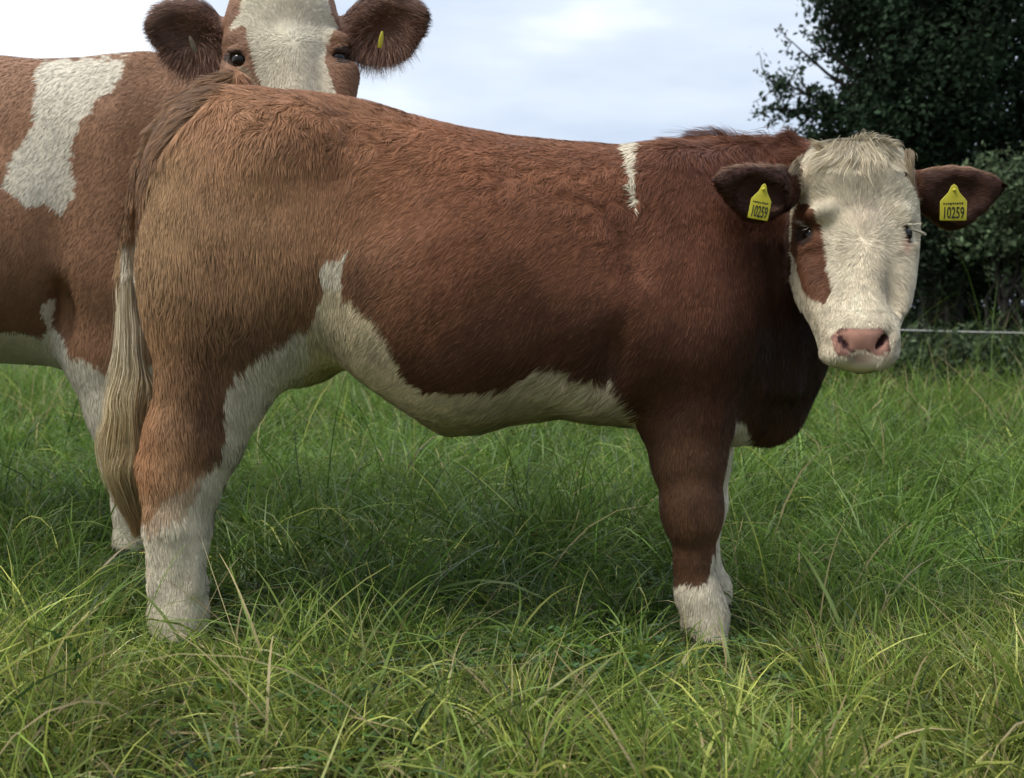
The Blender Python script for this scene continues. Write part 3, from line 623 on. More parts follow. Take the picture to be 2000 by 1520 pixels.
    def curve(pts, k=24):
        pts = np.array(pts, float); t = np.linspace(0, 1, len(pts)); u = np.linspace(0, 1, k)
        c = np.stack([np.interp(u, t, pts[:, j]) for j in range(3)], -1)
        for _ in range(3): c[1:-1] = (c[:-2] + c[2:] + 2 * c[1:-1]) / 4
        return c
    tp = [(251, 450, -.02), (249, 530, -.02), (252, 610, -.03), (257, 690, -.05), (256, 760, -.06), (250, 830, -.07), (248, 900, -.07), (256, 970, -.06), (268, 1035, -.05)]
    sp0 = np.interp(np.linspace(0, 1, 24), [0, .25, .4, .55, .72, .88, 1], [.009, .010, .014, .024, .026, .019, .004]) * 1.0
    rr = np.random.default_rng(3); guides = []
    for gi in range(80):
        o = rr.normal(size=2); o = o / max(1, np.linalg.norm(o) / 1.6)
        g = curve([W(x, y, Y0 + d) for x, y, d in tp]); g[:, 0] += o[0] * sp0; g[:, 1] += o[1] * sp0 * .7
        ph = rr.uniform(0, 6.28); wv = np.linspace(0, 1, 24); g[:, 0] += .0045 * np.sin(wv * rr.uniform(5, 16) + ph) * wv; g[:, 1] += .006 * np.cos(wv * 9 + ph) * wv; guides.append(g)
    def tc_(t, r):
        f = sstep(.32, .60, t)[..., None]; f2 = sstep(.75, 1, t)[..., None]
        c = np.array([.80, .70, .51]) * (1 - f) + np.array([.74, .60, .36]) * f; c = c * (1 - f2) + np.array([.42, .27, .12]) * f2; f0 = 1 - sstep(.02, .15, t + r.normal(size=(len(t), 1)) * .03)[..., None]; c = c * (1 - f0) + np.array([.24, .15, .085]) * f0
        return c * r.uniform(.62, 1.2, (len(t), 1, 1))
    kids.append(locks('tail_switch', guides, 15000, (sp0 * .42)[:, None], .34, tc_, .0014, 21, 8, .22))
    # loose tail-head hair
    # mane along the neck crest
    gm = []
    for x in np.linspace(1370, 1612, 150):
        x = x + rr.normal() * 8; p = Fd.hit(x, 300, 1.9, 2.6); 
        yb = 2.27 + rr.normal() * .03; zt = 1.3
        zz = np.linspace(1.25, .9, 120); vv = Fd.at(np.stack([np.full(120, p[0]), np.full(120, yb), zz], -1)); p = np.array([p[0], yb, zz[np.argmax(vv < 0)] - .003])
        l = rr.uniform(.015, .04) * (1.4 if rr.uniform() < .12 else 1); a = rr.uniform(.5, 1.6); q = rr.uniform(.25, 1.0)
        gm.append(curve([p, p + np.array([-.25 * a * l, -.2 * l, .45 * q * l]), p + np.array([-.75 * a * l, -.5 * l, .65 * q * l]), p + np.array([-1.4 * a * l, -.8 * l, .55 * q * l])], 10))
    kids.append(locks('mane', gm, 2600, .006, .95, lambda t, r: np.array([.20, .085, .048]) * r.uniform(.5, 1.5, (len(t), 1, 1)) * np.ones(t.shape)[..., None], .0009, 22, 6, .25))
    gf = []
    for i in range(150):                      # parted at the middle, swept down and outwards to the temples
        a = rr.uniform(-1, 1); x0 = 1672 + a * 48 + rr.normal() * 4; y0 = 272 + 10 * a * a + rr.uniform(0, 26); L_ = rr.uniform(10, 60) * (1.5 if rr.uniform() < .25 else 1); sw = a * 46 + math.copysign(12, a) + rr.normal() * 7
        pts = []
        for q in np.linspace(0, 1, 5):
            x = x0 + sw * q ** 1.1 * (L_ / 60) * 1.15 + 3.5 * math.sin(q * 5 + i * 1.7); y = y0 + L_ * q ** 1.15
            pts.append(Fd2.hit(min(max(x, 1572), 1765), max(y, 277), 1.85, 2.6) - np.array([0, .005 + .004 * math.sin(3.1 * q), -.001]))
        gf.append(curve(pts, 12))
    for i in range(60):
        a = rr.uniform(-1, 1); p = Fd2.hit(1670 + a * 72, 279 + 16 * a * a, 1.85, 2.6); l = rr.uniform(.004, .012)
        gf.append(curve([p, p + np.array([a * .4, -.3, .75]) * l, p + np.array([a * 1.2 + .2, -.8, .95]) * l, p + np.array([a * 2.2 + .3, -1.3, .5]) * l], 12))
    kids.append(locks('forelock', gf, 3400, .0035, .9, lambda t, r: np.array([.78, .68, .50]) * (.88 + .2 * t[..., None]) * r.uniform(.62, 1.12, (len(t), 1, 1)), .0011, 23, 7, .2))
    for s in (0, 1):
        ge = []
        for i in range(60):
            if s: p = W(1772 + rr.normal() * 5, 312 + rr.uniform(-22, 44), 2.115); d = np.array([.010, -.008, -.001])
            else: p = W(1562 + rr.normal() * 4, 326 + rr.uniform(-20, 44), 2.105); d = np.array([-.010, -.008, -.001])
            l = rr.uniform(.7, 1.7); ge.append(curve([p, p + d * .6 * l + np.array([0, 0, .002]), p + (d * 1.0 + np.array([0, 0, -.007])) * l, p + (d * 1.1 + np.array([0, 0, -.028])) * l], 8))
        kids.append(locks('ear_tuft', ge, 650, .0022, .95, lambda t, r: np.array([.62, .49, .34]) * r.uniform(.45, 1.1, (len(t), 1, 1)) * np.ones(t.shape)[..., None], .0010, 24 + s, 6, .2))
    # eyes
    for i, (c, g) in enumerate(eyes):
        kids.append(ball('eye', c + (g * .0015 if i == 0 else 0), .0182 if i == 0 else .0142, M_eye))
    for i, (c, g) in enumerate(eyes):
        ge = []
        for q in range(26):
            a = rr.uniform(-1, 1)
            if i == 0: p = c + np.array([a * .014 - .002, -.010, .0155 - .004 * a * a]); d = np.array([-.004 + .008 * a, -.010, -.002])
            else: p = c + np.array([.010, -.006 + a * .006, .010]); d = np.array([.026, -.006, -.011]) * rr.uniform(.7, 1.1)
            ge.append(curve([p, p + d * .5 + np.array([0, 0, .002]), p + d], 6))
        kids.append(locks('eyelashes', ge, 170 if i else 30, .0008, .98, lambda t, r: np.array([.72, .66, .55]) * r.uniform(.7, 1.1, (len(t), 1, 1)) * np.ones(t.shape)[..., None], .0009, 25 + i, 5, .02))
    kids += ear_tag(W(1862, 408, 2.150), .0007 * 40 * 1.0, 0.0, '10259', 52, 1862, 408)
    kids += ear_tag(W(1484, 406, 2.02), .028, .18, '10259', 40, 1484, 406)
    put(root, *kids)
    return Fd
def ball(name, c, r, m, seg=24, rings=14, sq=1.0):
    V = []; 
    for i in range(rings + 1):
        a = math.pi * i / rings
        for j in range(seg): b = 2 * math.pi * j / seg; V.append((c[0] + r * math.sin(a) * math.cos(b), c[1] + r * math.sin(a) * math.sin(b), c[2] + r * sq * math.cos(a)))
    Fq = [(i * seg + j, (i + 1) * seg + j, (i + 1) * seg + (j + 1) % seg, i * seg + (j + 1) % seg) for i in range(rings) for j in range(seg)]
    return build(name, np.array(V), [np.array(Fq)], m)
def text_mesh(name, s, size, loc, rot, m, depth=.0006, sx=1.0, bold=0.0):
    cu = bpy.data.curves.new('lettering', 'FONT'); cu.body = s; cu.size = size; cu.extrude = depth; cu.align_x = 'CENTER'; cu.align_y = 'CENTER'; cu.offset = bold
    t = bpy.data.objects.new('lettering', cu); C.objects.link(t); bpy.context.view_layer.update()
    me = bpy.data.meshes.new_from_object(t.evaluated_get(bpy.context.evaluated_depsgraph_get())); bpy.data.objects.remove(t)
    o = bpy.data.objects.new(name, me); me.materials.clear(); me.materials.append(m); C.objects.link(o)
    o.location = loc; o.rotation_euler = rot; o.scale = (sx, 1, 1); return o
def plate(name, outline, th, m):
    """outline in (x,z); extruded through y, with a small chamfer"""
    o = np.array(outline); n = len(o); c = o.mean(0); ins = c + (o - c) * .95
    V = np.concatenate([np.c_[ins[:, 0], np.full(n, -th / 2), ins[:, 1]], np.c_[o[:, 0], np.full(n, -th / 4), o[:, 1]], np.c_[o[:, 0], np.full(n, th / 4), o[:, 1]], np.c_[ins[:, 0], np.full(n, th / 2), ins[:, 1]], [[c[0], -th / 2, c[1]], [c[0], th / 2, c[1]]]])
    q = [(r * n + i, r * n + (i + 1) % n, (r + 1) * n + (i + 1) % n, (r + 1) * n + i) for r in range(3) for i in range(n)]
    t = [(4 * n, (i + 1) % n, i) for i in range(n)] + [(4 * n + 1, 3 * n + i, 3 * n + (i + 1) % n) for i in range(n)]
    return build(name, V, [np.array(q), np.array(t)], m, smooth=False)
def ear_tag(p, size, tilt, digits, wpx, px, py):
    w_ = wpx * p[1] / F / 2; h_ = 46 * p[1] / F / 2
    out_ = [(-w_, -h_ * .92), (-w_ * .94, -h_), (w_ * .94, -h_), (w_, -h_ * .92), (w_, h_ * .62), (w_ * .86, h_ * .82), (w_ * .42, h_ * 1.35), (w_ * .2, h_ * 1.9), (0, h_ * 2.05), (-w_ * .2, h_ * 1.9), (-w_ * .42, h_ * 1.35), (-w_ * .86, h_ * .82), (-w_, h_ * .62)]
    t = plate('ear_tag', out_, .0016, M_tag); t.location = p; t.rotation_euler = (0, tilt, 0)
    d = text_mesh('tag_number', digits, h_ * 1.35, (0, -.0013, -h_ * .38), (math.pi / 2, 0, 0), M_ink, .0002, w_ * 2 / (h_ * 1.35) / 3.05, .0003)
    d.parent = t
    b = ball('tag_button', (0, -.002, h_ * 1.55), .0035, M_tag, 16, 10); b.parent = t
    ms = []
    r = np.random.default_rng(int(px))
    V = []; Q_ = []
    for i in range(9):                       # the small worn print above the number
        x = -w_ * .72 + i * w_ * .17; a = w_ * .06; z = h_ * .42 + r.uniform(-.02, .02) * h_; b_ = h_ * .10 * r.uniform(.5, 1)
        k = len(V); V += [(x - a, -.00105, z - b_), (x + a, -.00105, z - b_), (x + a, -.00105, z + b_), (x - a, -.00105, z + b_)]; Q_.append((k, k + 1, k + 2, k + 3))
    o = build('small_print', np.array(V), [np.array(Q_)], M_ink, smooth=False); o.parent = t
    return [t]
calf_field = build_calf()
# ------------------------------------------------------------------ the cow behind
def build_cow():
    YC = 3.16
    Fd = Field((-3.1, 2.40, -.02), (.30, 3.62, 1.62), .011)
    R = lambda r, Y: r * Y / F
    def cone(a, b, ra, rb, k=.04, fl=1.0, sub=False, f=None):
        (f or Fd).cone(W(a[0], a[1], YC + a[2]), W(b[0], b[1], YC + b[2]), R(ra, YC + a[2]), R(rb, YC + b[2]), k, fl, sub)
    T = [(-880, 200, 560, 0, .14), (-840, 130, 660, 0, .22), (-760, 108, 700, 0, .28), (-600, 112, 700, 0, .31), (-400, 118, 700, 0, .33), (-200, 114, 720, 0, .34), (0, 112, 708, 0, .335), (100, 122, 714, 0, .32),
         (180, 118, 735, 0, .30), (240, 110, 745, 0, .28), (300, 104, 745, -.02, .25), (360, 112, 720, -.05, .21), (420, 125, 620, -.12, .17), (480, 130, 520, -.20, .14), (530, 120, 440, -.27, .11)]
    Fd.loftx([(W(x, (a + b) / 2, YC + yc)[0], W(x, a, YC + yc)[2], W(x, b, YC + yc)[2], YC + yc, hw) for x, a, b, yc, hw in T], .04, 2.3)
    for s in (-1, 1):
        cone((235, 300, s * .14), (215, 560, s * .19), 100, 112, .07, 1.5)
        cone((215, 560, s * .20), (222, 690, s * .20), 108, 90, .05, 1.6)
        Fd.ell(W(-60, 480, YC + s * .2), (.42, .16, .26), .08)
        Fd.ell(W(100, 420, YC + s * .37), (.05, .05, .16), .06, sub=True); Fd.ell(W(120, 620, YC + s * .30), (.03, .06, .10), .05, sub=True)
        ox = 0 if s < 0 else 110
        cone((222 + ox, 690, s * .20), (238 + ox, 800, s * .20), 90, 66, .05, 1.4)
        cone((238 + ox, 800, s * .20), (248 + ox, 900, s * .20), 64, 46, .04, 1.2)
        cone((248 + ox, 900, s * .20), (253 + ox, 990, s * .20), 46, 30, .03, 1.1)
        cone((253 + ox, 990, s * .20), (256 + ox, 1060, s * .20), 31, 32, .03)
        cone((256 + ox, 1060, s * .20), (262 + ox, 1110, s * .21), 34, 33, .02)
        hx = -770 + (60 if s > 0 else 0)
        cone((hx, 330, s * .18), (hx + 60, 560, s * .22), 130, 120, .07, 1.5)
        cone((hx + 60, 560, s * .22), (hx - 10, 800, s * .20), 110, 50, .05, 1.4)
        cone((hx - 10, 800, s * .20), (hx, 1090, s * .2), 46, 34, .03)
    Fd.ell(W(-560, 730, YC), (.14, .14, .12), .06)
    cone((460, 230, -.10), (510, 190, -.18), 110, 95, .05); cone((510, 190, -.18), (560, 130, -.27), 95, 75, .05)
    # head
    Fh = Field((-.92, 2.35, .75), (-.25, 3.0, 1.64), .0075)
    YF = lambda py: np.interp(py, [-70, 0, 110, 240, 380], [2.72, 2.66, 2.60, 2.575, 2.555])
    HT = [(-72, 520, 590, .04), (-55, 492, 622, .065), (-20, 466, 645, .10), (20, 452, 655, .125), (60, 444, 668, .14), (100, 441, 680, .15), (135, 444, 682, .15), (170, 458, 682, .14), (220, 490, 678, .12), (280, 512, 676, .10), (330, 522, 680, .09), (370, 530, 680, .075), (395, 550, 665, .05)]
    rows = []
    for py, l, r, hd in HT:
        yf = float(YF(py)); yc = yf + hd; m = W((l + r) / 2, py, yc); rows.append((m[2], m[0], (r - l) / 2 * yc / F * .985, yc, hd))
    Fh.loftz(rows, .05, .015, 2.4); hw = lambda x, y, d=0: W(x, y, float(YF(y)) + d)
    Fh.ell(hw(560, 30, .05), (.11, .06, .08), .03); Fh.cone(hw(575, 110, .03), hw(600, 330, .02), .05, .045, .04)
    Fh.ell(hw(470, 84, .055), (.032, .04, .020), .025); Fh.ell(hw(660, 80, .055), (.032, .04, .020), .025)
    for (x, y) in ((470, 150), (664, 148)): Fh.cone(hw(x, y, .06), hw(x + 14 * (1 if x < 560 else -1), y + 130, .04), .05, .035, .03)
    eyes = []
    for (x, y) in ((459, 113), (668, 106)):
        p = Fh.hit(x, y, 2.4, 2.9); g = Fh.grad(p[None])[0]; g = nrm(g + np.array([(-.35 if x < 560 else .35), -.3, 0])); c = p - g * .0165
        Fh.ell(c + g * .012, (.029, .028, .0205), .008, sub=True)
        Fh.cone(c + np.array([-.028, -.010, .014]), c + np.array([.0, -.018, .0195]), .007, .0085, .008); Fh.cone(c + np.array([.0, -.018, .0195]), c + np.array([.026, -.010, .015]), .0085, .007, .008); Fh.cone(c + np.array([-.024, -.012, .033]), c + np.array([.024, -.014, .034]), .0045, .0045, .006); Fh.cone(c + np.array([-.02, -.014, -.02]), c + np.array([.02, -.014, -.02]), .006, .006, .01)
        eyes.append((c, g))
    Fe = Field((-1.02, 2.35, .9), (-.18, 3.0, 1.62), .007)
    def ear(pts, inner, dy):
        for (a, ra), (b, rb) in zip(pts[:-1], pts[1:]): Fe.cone(W(*a), W(*b), ra * a[2] / F, rb * b[2] / F, .015, 1.9)
        for (a, ra), (b, rb) in zip(inner[:-1], inner[1:]): Fe.cone(W(a[0], a[1], a[2] - dy), W(b[0], b[1], b[2] - dy), ra * a[2] / F, rb * b[2] / F, .01, 1.9, sub=True)
    ear([((450, 92, 2.76), 26), ((415, 84, 2.75), 48), ((372, 68, 2.73), 62), ((340, 52, 2.71), 44), ((318, 40, 2.70), 22)], [((405, 84, 2.74), 34), ((370, 70, 2.72), 52), ((338, 54, 2.70), 30)], .045)
    ear([((668, 66, 2.76), 24), ((705, 68, 2.75), 48), ((748, 56, 2.73), 62), ((780, 40, 2.71), 46), ((803, 28, 2.70), 22)], [((715, 70, 2.74), 34), ((750, 56, 2.72), 52), ((782, 40, 2.70), 30)], .045)
    for src in (Fh, Fe):
        lo = src.lo + src.h; hi = src.lo + src.h * (src.n - 2)
        a = np.maximum(np.ceil((lo - Fd.lo) / Fd.h).astype(int), 0); b = np.minimum(np.floor((hi - Fd.lo) / Fd.h).astype(int), Fd.n - 1)
        sl = tuple(slice(a[i], b[i]) for i in range(3))
        G = np.stack(np.meshgrid(*[Fd.ax[i][sl[i]] for i in range(3)], indexing='ij'), -1)
        Fd.comb(sl, src.at(G).astype(np.float32), .03 if src is Fh else .012)
    V, Q = Fd.mesh(); V = smooth_mesh(V, Q, 2); Nv = Fd.grad(V)
    def pd(f, P):
        d = np.full(len(P), 1.0); m = ((P > f.lo + f.h) & (P < f.lo + f.h * (f.n - 2))).all(1); d[m] = f.at(P[m]); return d
    BL = [(88, 120), (250, 108), (238, 150), (225, 178), (180, 205), (160, 235), (145, 270), (138, 310), (146, 350), (140, 390), (118, 418), (95, 405), (40, 400), (8, 365), (35, 300), (58, 240), (68, 180), (74, 140)]
    AX = [(82, 600), (108, 585), (108, 640), (140, 700), (200, 745), (200, 790), (-60, 790), (-60, 690), (20, 668), (85, 670), (96, 640)]
    LEG = [(140, 698), (165, 712), (190, 722), (205, 730), (225, 716), (260, 705), (300, 712), (460, 712), (460, 1300), (120, 1300)]
    BZ = [(452, 52), (470, 30), (478, -20), (500, -90), (610, -90), (636, -20), (648, 30), (655, 52), (645, 70), (634, 92), (630, 118), (640, 145), (652, 172), (670, 215), (690, 420), (540, 420), (518, 215), (514, 170), (503, 130), (495, 95), (484, 62), (474, 52), (452, 60)]
    c_b = np.array([.33, .170, .092]); c_w = np.array([.74, .665, .52])
    def colf(P, Nn, isfur):
        Pm = P.copy(); far = (Pm[:, 1] > YC) & (Pm[:, 0] < -1.0); Pm[far, 1] = 2 * YC - Pm[far, 1]
        px, py = proj(Pm); j = vn3(P, 20, 141) * 6 + vn3(P, 60, 142) * 3; jx = px + j[:, 0]; jy = py + j[:, 2] + 9 * vn(P * np.array([1, 1, .25]), 55, 9)
        c = c_b * (1 + .16 * vn(P, 4, 105) + .10 * vn(P, 13, 106) + .08 * vn(P, 40, 107))[:, None]
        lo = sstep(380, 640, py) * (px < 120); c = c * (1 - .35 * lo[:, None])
        hf = vn3(P, 130, 147) * 5; jx = jx + hf[:, 0]; jy = jy + hf[:, 2]; wm = inpoly(jx, jy, BL) | inpoly(jx, jy, AX) | (inpoly(jx, jy, LEG)) | ((Nn[:, 2] < -.7) & (P[:, 2] < .75)) | ((P[:, 2] < .5) & (P[:, 0] < -1.6))
        c = np.where(wm[:, None], c_w * (1 + .05 * vn(P, 20, 12))[:, None], c)
        hd = pd(Fh, P) < .012; ed = (pd(Fe, P) < .010) & ~(pd(Fh, P) < .004); px, py = proj(P); jx = px + j[:, 0] * .5; jy = py + j[:, 2] * .5
        front = hd & (P[:, 1] < np.interp(py, [-70, 0, 110, 380], [2.86, 2.84, 2.80, 2.72]))
        ch = np.array([.31, .165, .10]) * (1 + .15 * vn(P, 30, 3))[:, None]
        gx = (inpoly(jx, jy, [(446, 140), (480, 128), (500, 150), (510, 175), (450, 180)]))[:, None]; ch = np.where(gx, np.array([.34, .25, .16]), ch)
        ch = np.where(inpoly(jx, jy, BZ)[:, None], c_w * np.array([1, .99, .96]) * (1 + .05 * vn(P, 60, 5))[:, None], ch)
        for (x, y) in ((459, 113), (668, 106)):
            q = ((px - x) / 20) ** 2 + ((py - y) / 17) ** 2; ch = np.where((q < 1)[:, None], np.array([.07, .045, .035]), ch)
        c = np.where(front[:, None], ch, c)
        ce = np.where((Nn[:, 1] < -.15)[:, None], np.array([.19, .105, .075]), np.array([.26, .14, .10])) * (1 + .3 * vn(P, 40, 51))[:, None]
        c = np.where(ed[:, None], ce, c); c = np.where((P[:, 2] < .05)[:, None], np.array([.05, .045, .04]), c)
        return c
    def flow(P, Nn):
        px, py = proj(P); D = np.zeros_like(P); D[:, 0] = -.6; D[:, 2] = -.8; low = P[:, 2] < .7; D[low] = (-.1, 0, -1)
        h = pd(Fh, P) < .012; R_ = P - W(572, 92, 2.6); D[h] = R_[h]
        e_ = (pd(Fe, P) < .012) & ~h; D[e_ & (px > 560)] = (1, 0, -.1); D[e_ & (px < 560)] = (-1, 0, -.1); return nrm(D)
    wf = lambda P: (1 + 2.0 * (P[:, 1] < YC)) * (1 + 2.5 * (P[:, 0] > -1.1) * (P[:, 1] < 3.1)) * (1 - .92 * (P[:, 0] < -1.9))
    P = sample(V, Q, 260000, wf, 2); Nn = Fd.grad(P); D = flow(P, Nn); px, py = proj(P)
    hd = pd(Fh, P) < .012; ed = (pd(Fe, P) < .010) & ~hd
    L = np.where(ed, .034, np.where(hd, .013, .016)); 
    for c, g in eyes: L = np.where(np.linalg.norm(P - c, axis=1) < .032, .004, L)
    L = L * rng.uniform(.6, 1.3, len(L)); crl = .2 * vn3(P, 14, 190) + .25 * vn3(P, 50, 191) + np.where(hd[:, None], .45 * vn3(P, 30, 193), 0)
    root = empty('cow', (-1.3, YC, 0)); tag(root, 'big light brown cow with cream flank patch and furry ears looking over the calf', 'cow')
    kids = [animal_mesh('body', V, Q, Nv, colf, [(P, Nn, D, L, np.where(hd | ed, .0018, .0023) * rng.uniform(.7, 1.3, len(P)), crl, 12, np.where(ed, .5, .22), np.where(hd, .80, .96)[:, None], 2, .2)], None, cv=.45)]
    # long ear fringe
    rr = np.random.default_rng(8); pts = []; dr = []
    for s, (cx, cy) in ((-1, (375, 70)), (1, (748, 58))):
        for i in range(9000):
            a = rr.uniform(0, 2 * math.pi); q = rr.uniform(.02, 1.0) ** .5; x = cx + 62 * q * math.cos(a) * 1.05; y = cy + 56 * q * math.sin(a) + (6 if s < 0 else 0) - s * (x - cx) * .25
            p = W(x, y, 2.735 - .035 * (1 - q) * 0 + rr.uniform(-.025, .012) - .02 * q); pts.append(p); d = np.array([math.cos(a) * .9 + s * .15, rr.normal() * .35 - .35, -math.sin(a) * .8 - .28]) + rr.normal(size=3) * .30; dr.append(d / np.linalg.norm(d))
    pts = np.array(pts); dr = np.array(dr); l = rr.uniform(.018, .042, len(pts)) * (1 + .5 * (dr[:, 2] < -.7))
    t = np.linspace(0, 1, 5)[None, :, None]; path = pts[:, None] + dr[:, None] * l[:, None, None] * t + np.array([0, 0, -.010]) * t ** 2
    col = np.array([.29, .165, .115]) * rr.uniform(.5, 1.6, (len(pts), 1)); col[rr.uniform(size=len(pts)) < .10] = (.30, .22, .19)
    m_ = pts[:, 0] < -.5
    for q in (m_, ~m_):
        v, fq, cc = ribbons(path[q], rr.uniform(.0006, .0012, q.sum()), col[q], seed=4); kids.append(build('ear_fringe', v, [fq], M_hair, None, cc))
    for c, g in eyes: kids.append(ball('eye', c, .0205, M_eye))
    for (x, y, tl) in ((744, 78, .2), (377, 88, -.35)):
        w_ = .0055; o = [(-w_, -.022), (w_, -.02), (w_ * 1.2, .004), (w_ * .4, .022), (-w_ * .5, .022), (-w_ * 1.1, .004)]
        tg = plate('ear_tag', o, .002, M_tag if x > 500 else M_wood); tg.location = W(x, y, 2.655); tg.rotation_euler = (0, tl, .5); kids.append(tg)
    put(root, *kids)
build_cow()
# ------------------------------------------------------------------ ground
def gz(x, y):
    P = np.stack([x, y, np.zeros_like(x)], -1); f = np.exp(-((x) ** 2 + (y) ** 2) / 3000.)
    return (.030 * vn(P, 1.1, 60) + .015 * vn(P, 3.5, 61)) * f
xs = np.concatenate([-np.geomspace(500, 4.2, 40), np.linspace(-4, 4, 170), np.geomspace(4.2, 500, 40)])
ys = np.concatenate([-np.geomspace(500, .6, 30), np.linspace(-.5, 9, 200), np.geomspace(9.2, 900, 50)])
gx, gy = np.meshgrid(xs, ys, indexing='ij'); gzv = gz(gx, gy); nx, ny = gx.shape
I = np.arange(nx * ny).reshape(nx, ny); Fq = np.stack([I[:-1, :-1], I[1:, :-1], I[1:, 1:], I[:-1, 1:]], -1).reshape(-1, 4)
gv = np.stack([gx, gy, gzv], -1).reshape(-1, 3)
gc = np.array([.040, .062, .018]) * (1 + .3 * vn(gv, 2, 1)[:, None]); near = np.exp(-((gv[:, 1] - 2) / 4.) ** 2)[:, None]; gc = gc * (1 - near) + np.array([.032, .030, .016]) * (1 + .4 * vn(gv, 9, 2)[:, None]) * near
far_ = sstep(12, 30, np.hypot(gv[:, 0], gv[:, 1]))[:, None]; gc = gc * (1 - far_) + np.array([.07, .12, .03]) * far_
tag(build('ground', gv, [Fq], M_soil, None, gc.clip(.005, 1)), kind='structure')
# ------------------------------------------------------------------ grass
GC = dict(dark=(.022, .055, .016), mid=(.115, .200, .034), lime=(.175, .240, .046), yel=(.40, .43, .10), straw=(.42, .34, .17))
def blades(n, xr, yr, len_, wid, lean, seed, mix, dens=None, k=6, curl=1.0, tufts=0):
    r = np.random.default_rng(seed); x = r.uniform(*xr, n); y = r.uniform(yr[0] ** 1.0, yr[1], n); ta = None
    if tufts: ti = r.integers(0, tufts, n); ta = r.uniform(0, 6.283, n); tr = .022 * r.uniform(0, 1, n) ** .5; x = x[:tufts][ti] + tr * np.cos(ta); y = y[:tufts][ti] + tr * np.sin(ta)
    m = np.abs(x) < .56 * y + .35; x, y = x[m], y[m]
    if tufts: ta = ta[m]; ti = ti[m]
    P = np.stack([x, y, 0 * x], -1)
    if dens is not None: d = dens(x, y, P); m = r.uniform(size=len(x)) < d; x, y, P = x[m], y[m], P[m]
    n = len(x); z = gz(x, y)
    cl = np.abs(vn(P, 6, seed + 1)); ang = math.pi * 1.7 * vn(P, 2.3, 70) + math.pi * 1.3 * vn(P, 9, 71) + r.normal(size=n) * (1.1 if lean[0] > .3 else .5)
    if tufts: ang = ta + .4 * r.normal(size=n)
    L = len_ * np.exp(r.normal(size=n) * .32) * (.62 + .85 * (.5 + .5 * vn(P, 3.2, 72))) * (.8 + .5 * cl)
    for hx, hy in ((-.70, 2.10), (.41, 2.10), (.47, 2.36), (-.72, 2.36), (-1.1, 2.9)): L = L * (1 - .74 * np.exp(-((x - hx) / .15) ** 2 - ((y - hy + .12) / .20) ** 2))
    el = np.clip(lean[0] + lean[1] * r.normal(size=n) + .35 * vn(P, 3.0, 73), .12, 1.5)     # start elevation
    bend = curl * r.uniform(.2, 1.3, n) * 1.1
    ca, sa = np.cos(ang), np.sin(ang); pts = [np.stack([x, y, z - .005], -1)]; e = el.copy(); tw = r.normal(size=n) * .25
    for i in range(k):
        d = np.stack([np.cos(e) * np.cos(ang + tw * i / k * 2), np.cos(e) * np.sin(ang + tw * i / k * 2), np.sin(e)], -1); q = pts[-1] + d * (L / k)[:, None]
        q[:, 2] = np.maximum(q[:, 2], z + .006 + .02 * r.uniform(size=n) * (i > 1)); pts.append(q); e = e - bend * (i + 1) / k * .55
    path = np.stack(pts, 1)
    # colour by place: yellower and drier in front and right, darker green beneath and behind the animals, their shade put into the colour
    px, py = x, y
    yel_ = sstep(2.25, 1.75, y + .35 * vn(P, 1.6, 80)) * .85 + .55 * sstep(.25, .9, x) * sstep(3.0, 2.2, y); yel_ = np.clip(yel_ + .30 * vn(P, 3.5, 81), 0, 1)
    under_shade = sstep(2.05, 2.3, y) * sstep(3.4, 2.7, y) * sstep(.9, .3, x)
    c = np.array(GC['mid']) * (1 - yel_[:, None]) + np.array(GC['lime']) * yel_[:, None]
    c = c * (1 - .38 * under_shade[:, None]) + np.array(GC['dark']) * .38 * under_shade[:, None]
    u = r.uniform(size=n)
    c = np.where((u < mix[0] * (.3 + yel_))[:, None], GC['yel'], c); c = np.where((u > 1 - mix[1] * (.35 + yel_))[:, None], GC['straw'], c); c = np.where(((u > .5) & (u < .5 + mix[2]))[:, None], np.array(GC['dark']) * 1.1, c)
    c = c * np.exp(r.normal(size=(n, 1)) * .30) * (1 + .25 * vn(P, 5, 85))[:, None]
    if tufts: c = c * (.6 + .9 * hsh(ti, ti * 0, ti * 0, 5))[:, None]
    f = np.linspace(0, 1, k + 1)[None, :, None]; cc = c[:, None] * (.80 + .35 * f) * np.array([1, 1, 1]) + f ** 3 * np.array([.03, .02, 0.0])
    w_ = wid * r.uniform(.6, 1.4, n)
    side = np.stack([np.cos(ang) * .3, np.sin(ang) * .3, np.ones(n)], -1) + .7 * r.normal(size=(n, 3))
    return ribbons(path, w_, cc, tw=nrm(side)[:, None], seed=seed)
clear = lambda x, y: 1 - .0 * x
gap = lambda x, y, P: .25 + 1.2 * sstep(-.35, .35, vn(P, 5.5, 95) + .5 * vn(P, 14, 96))
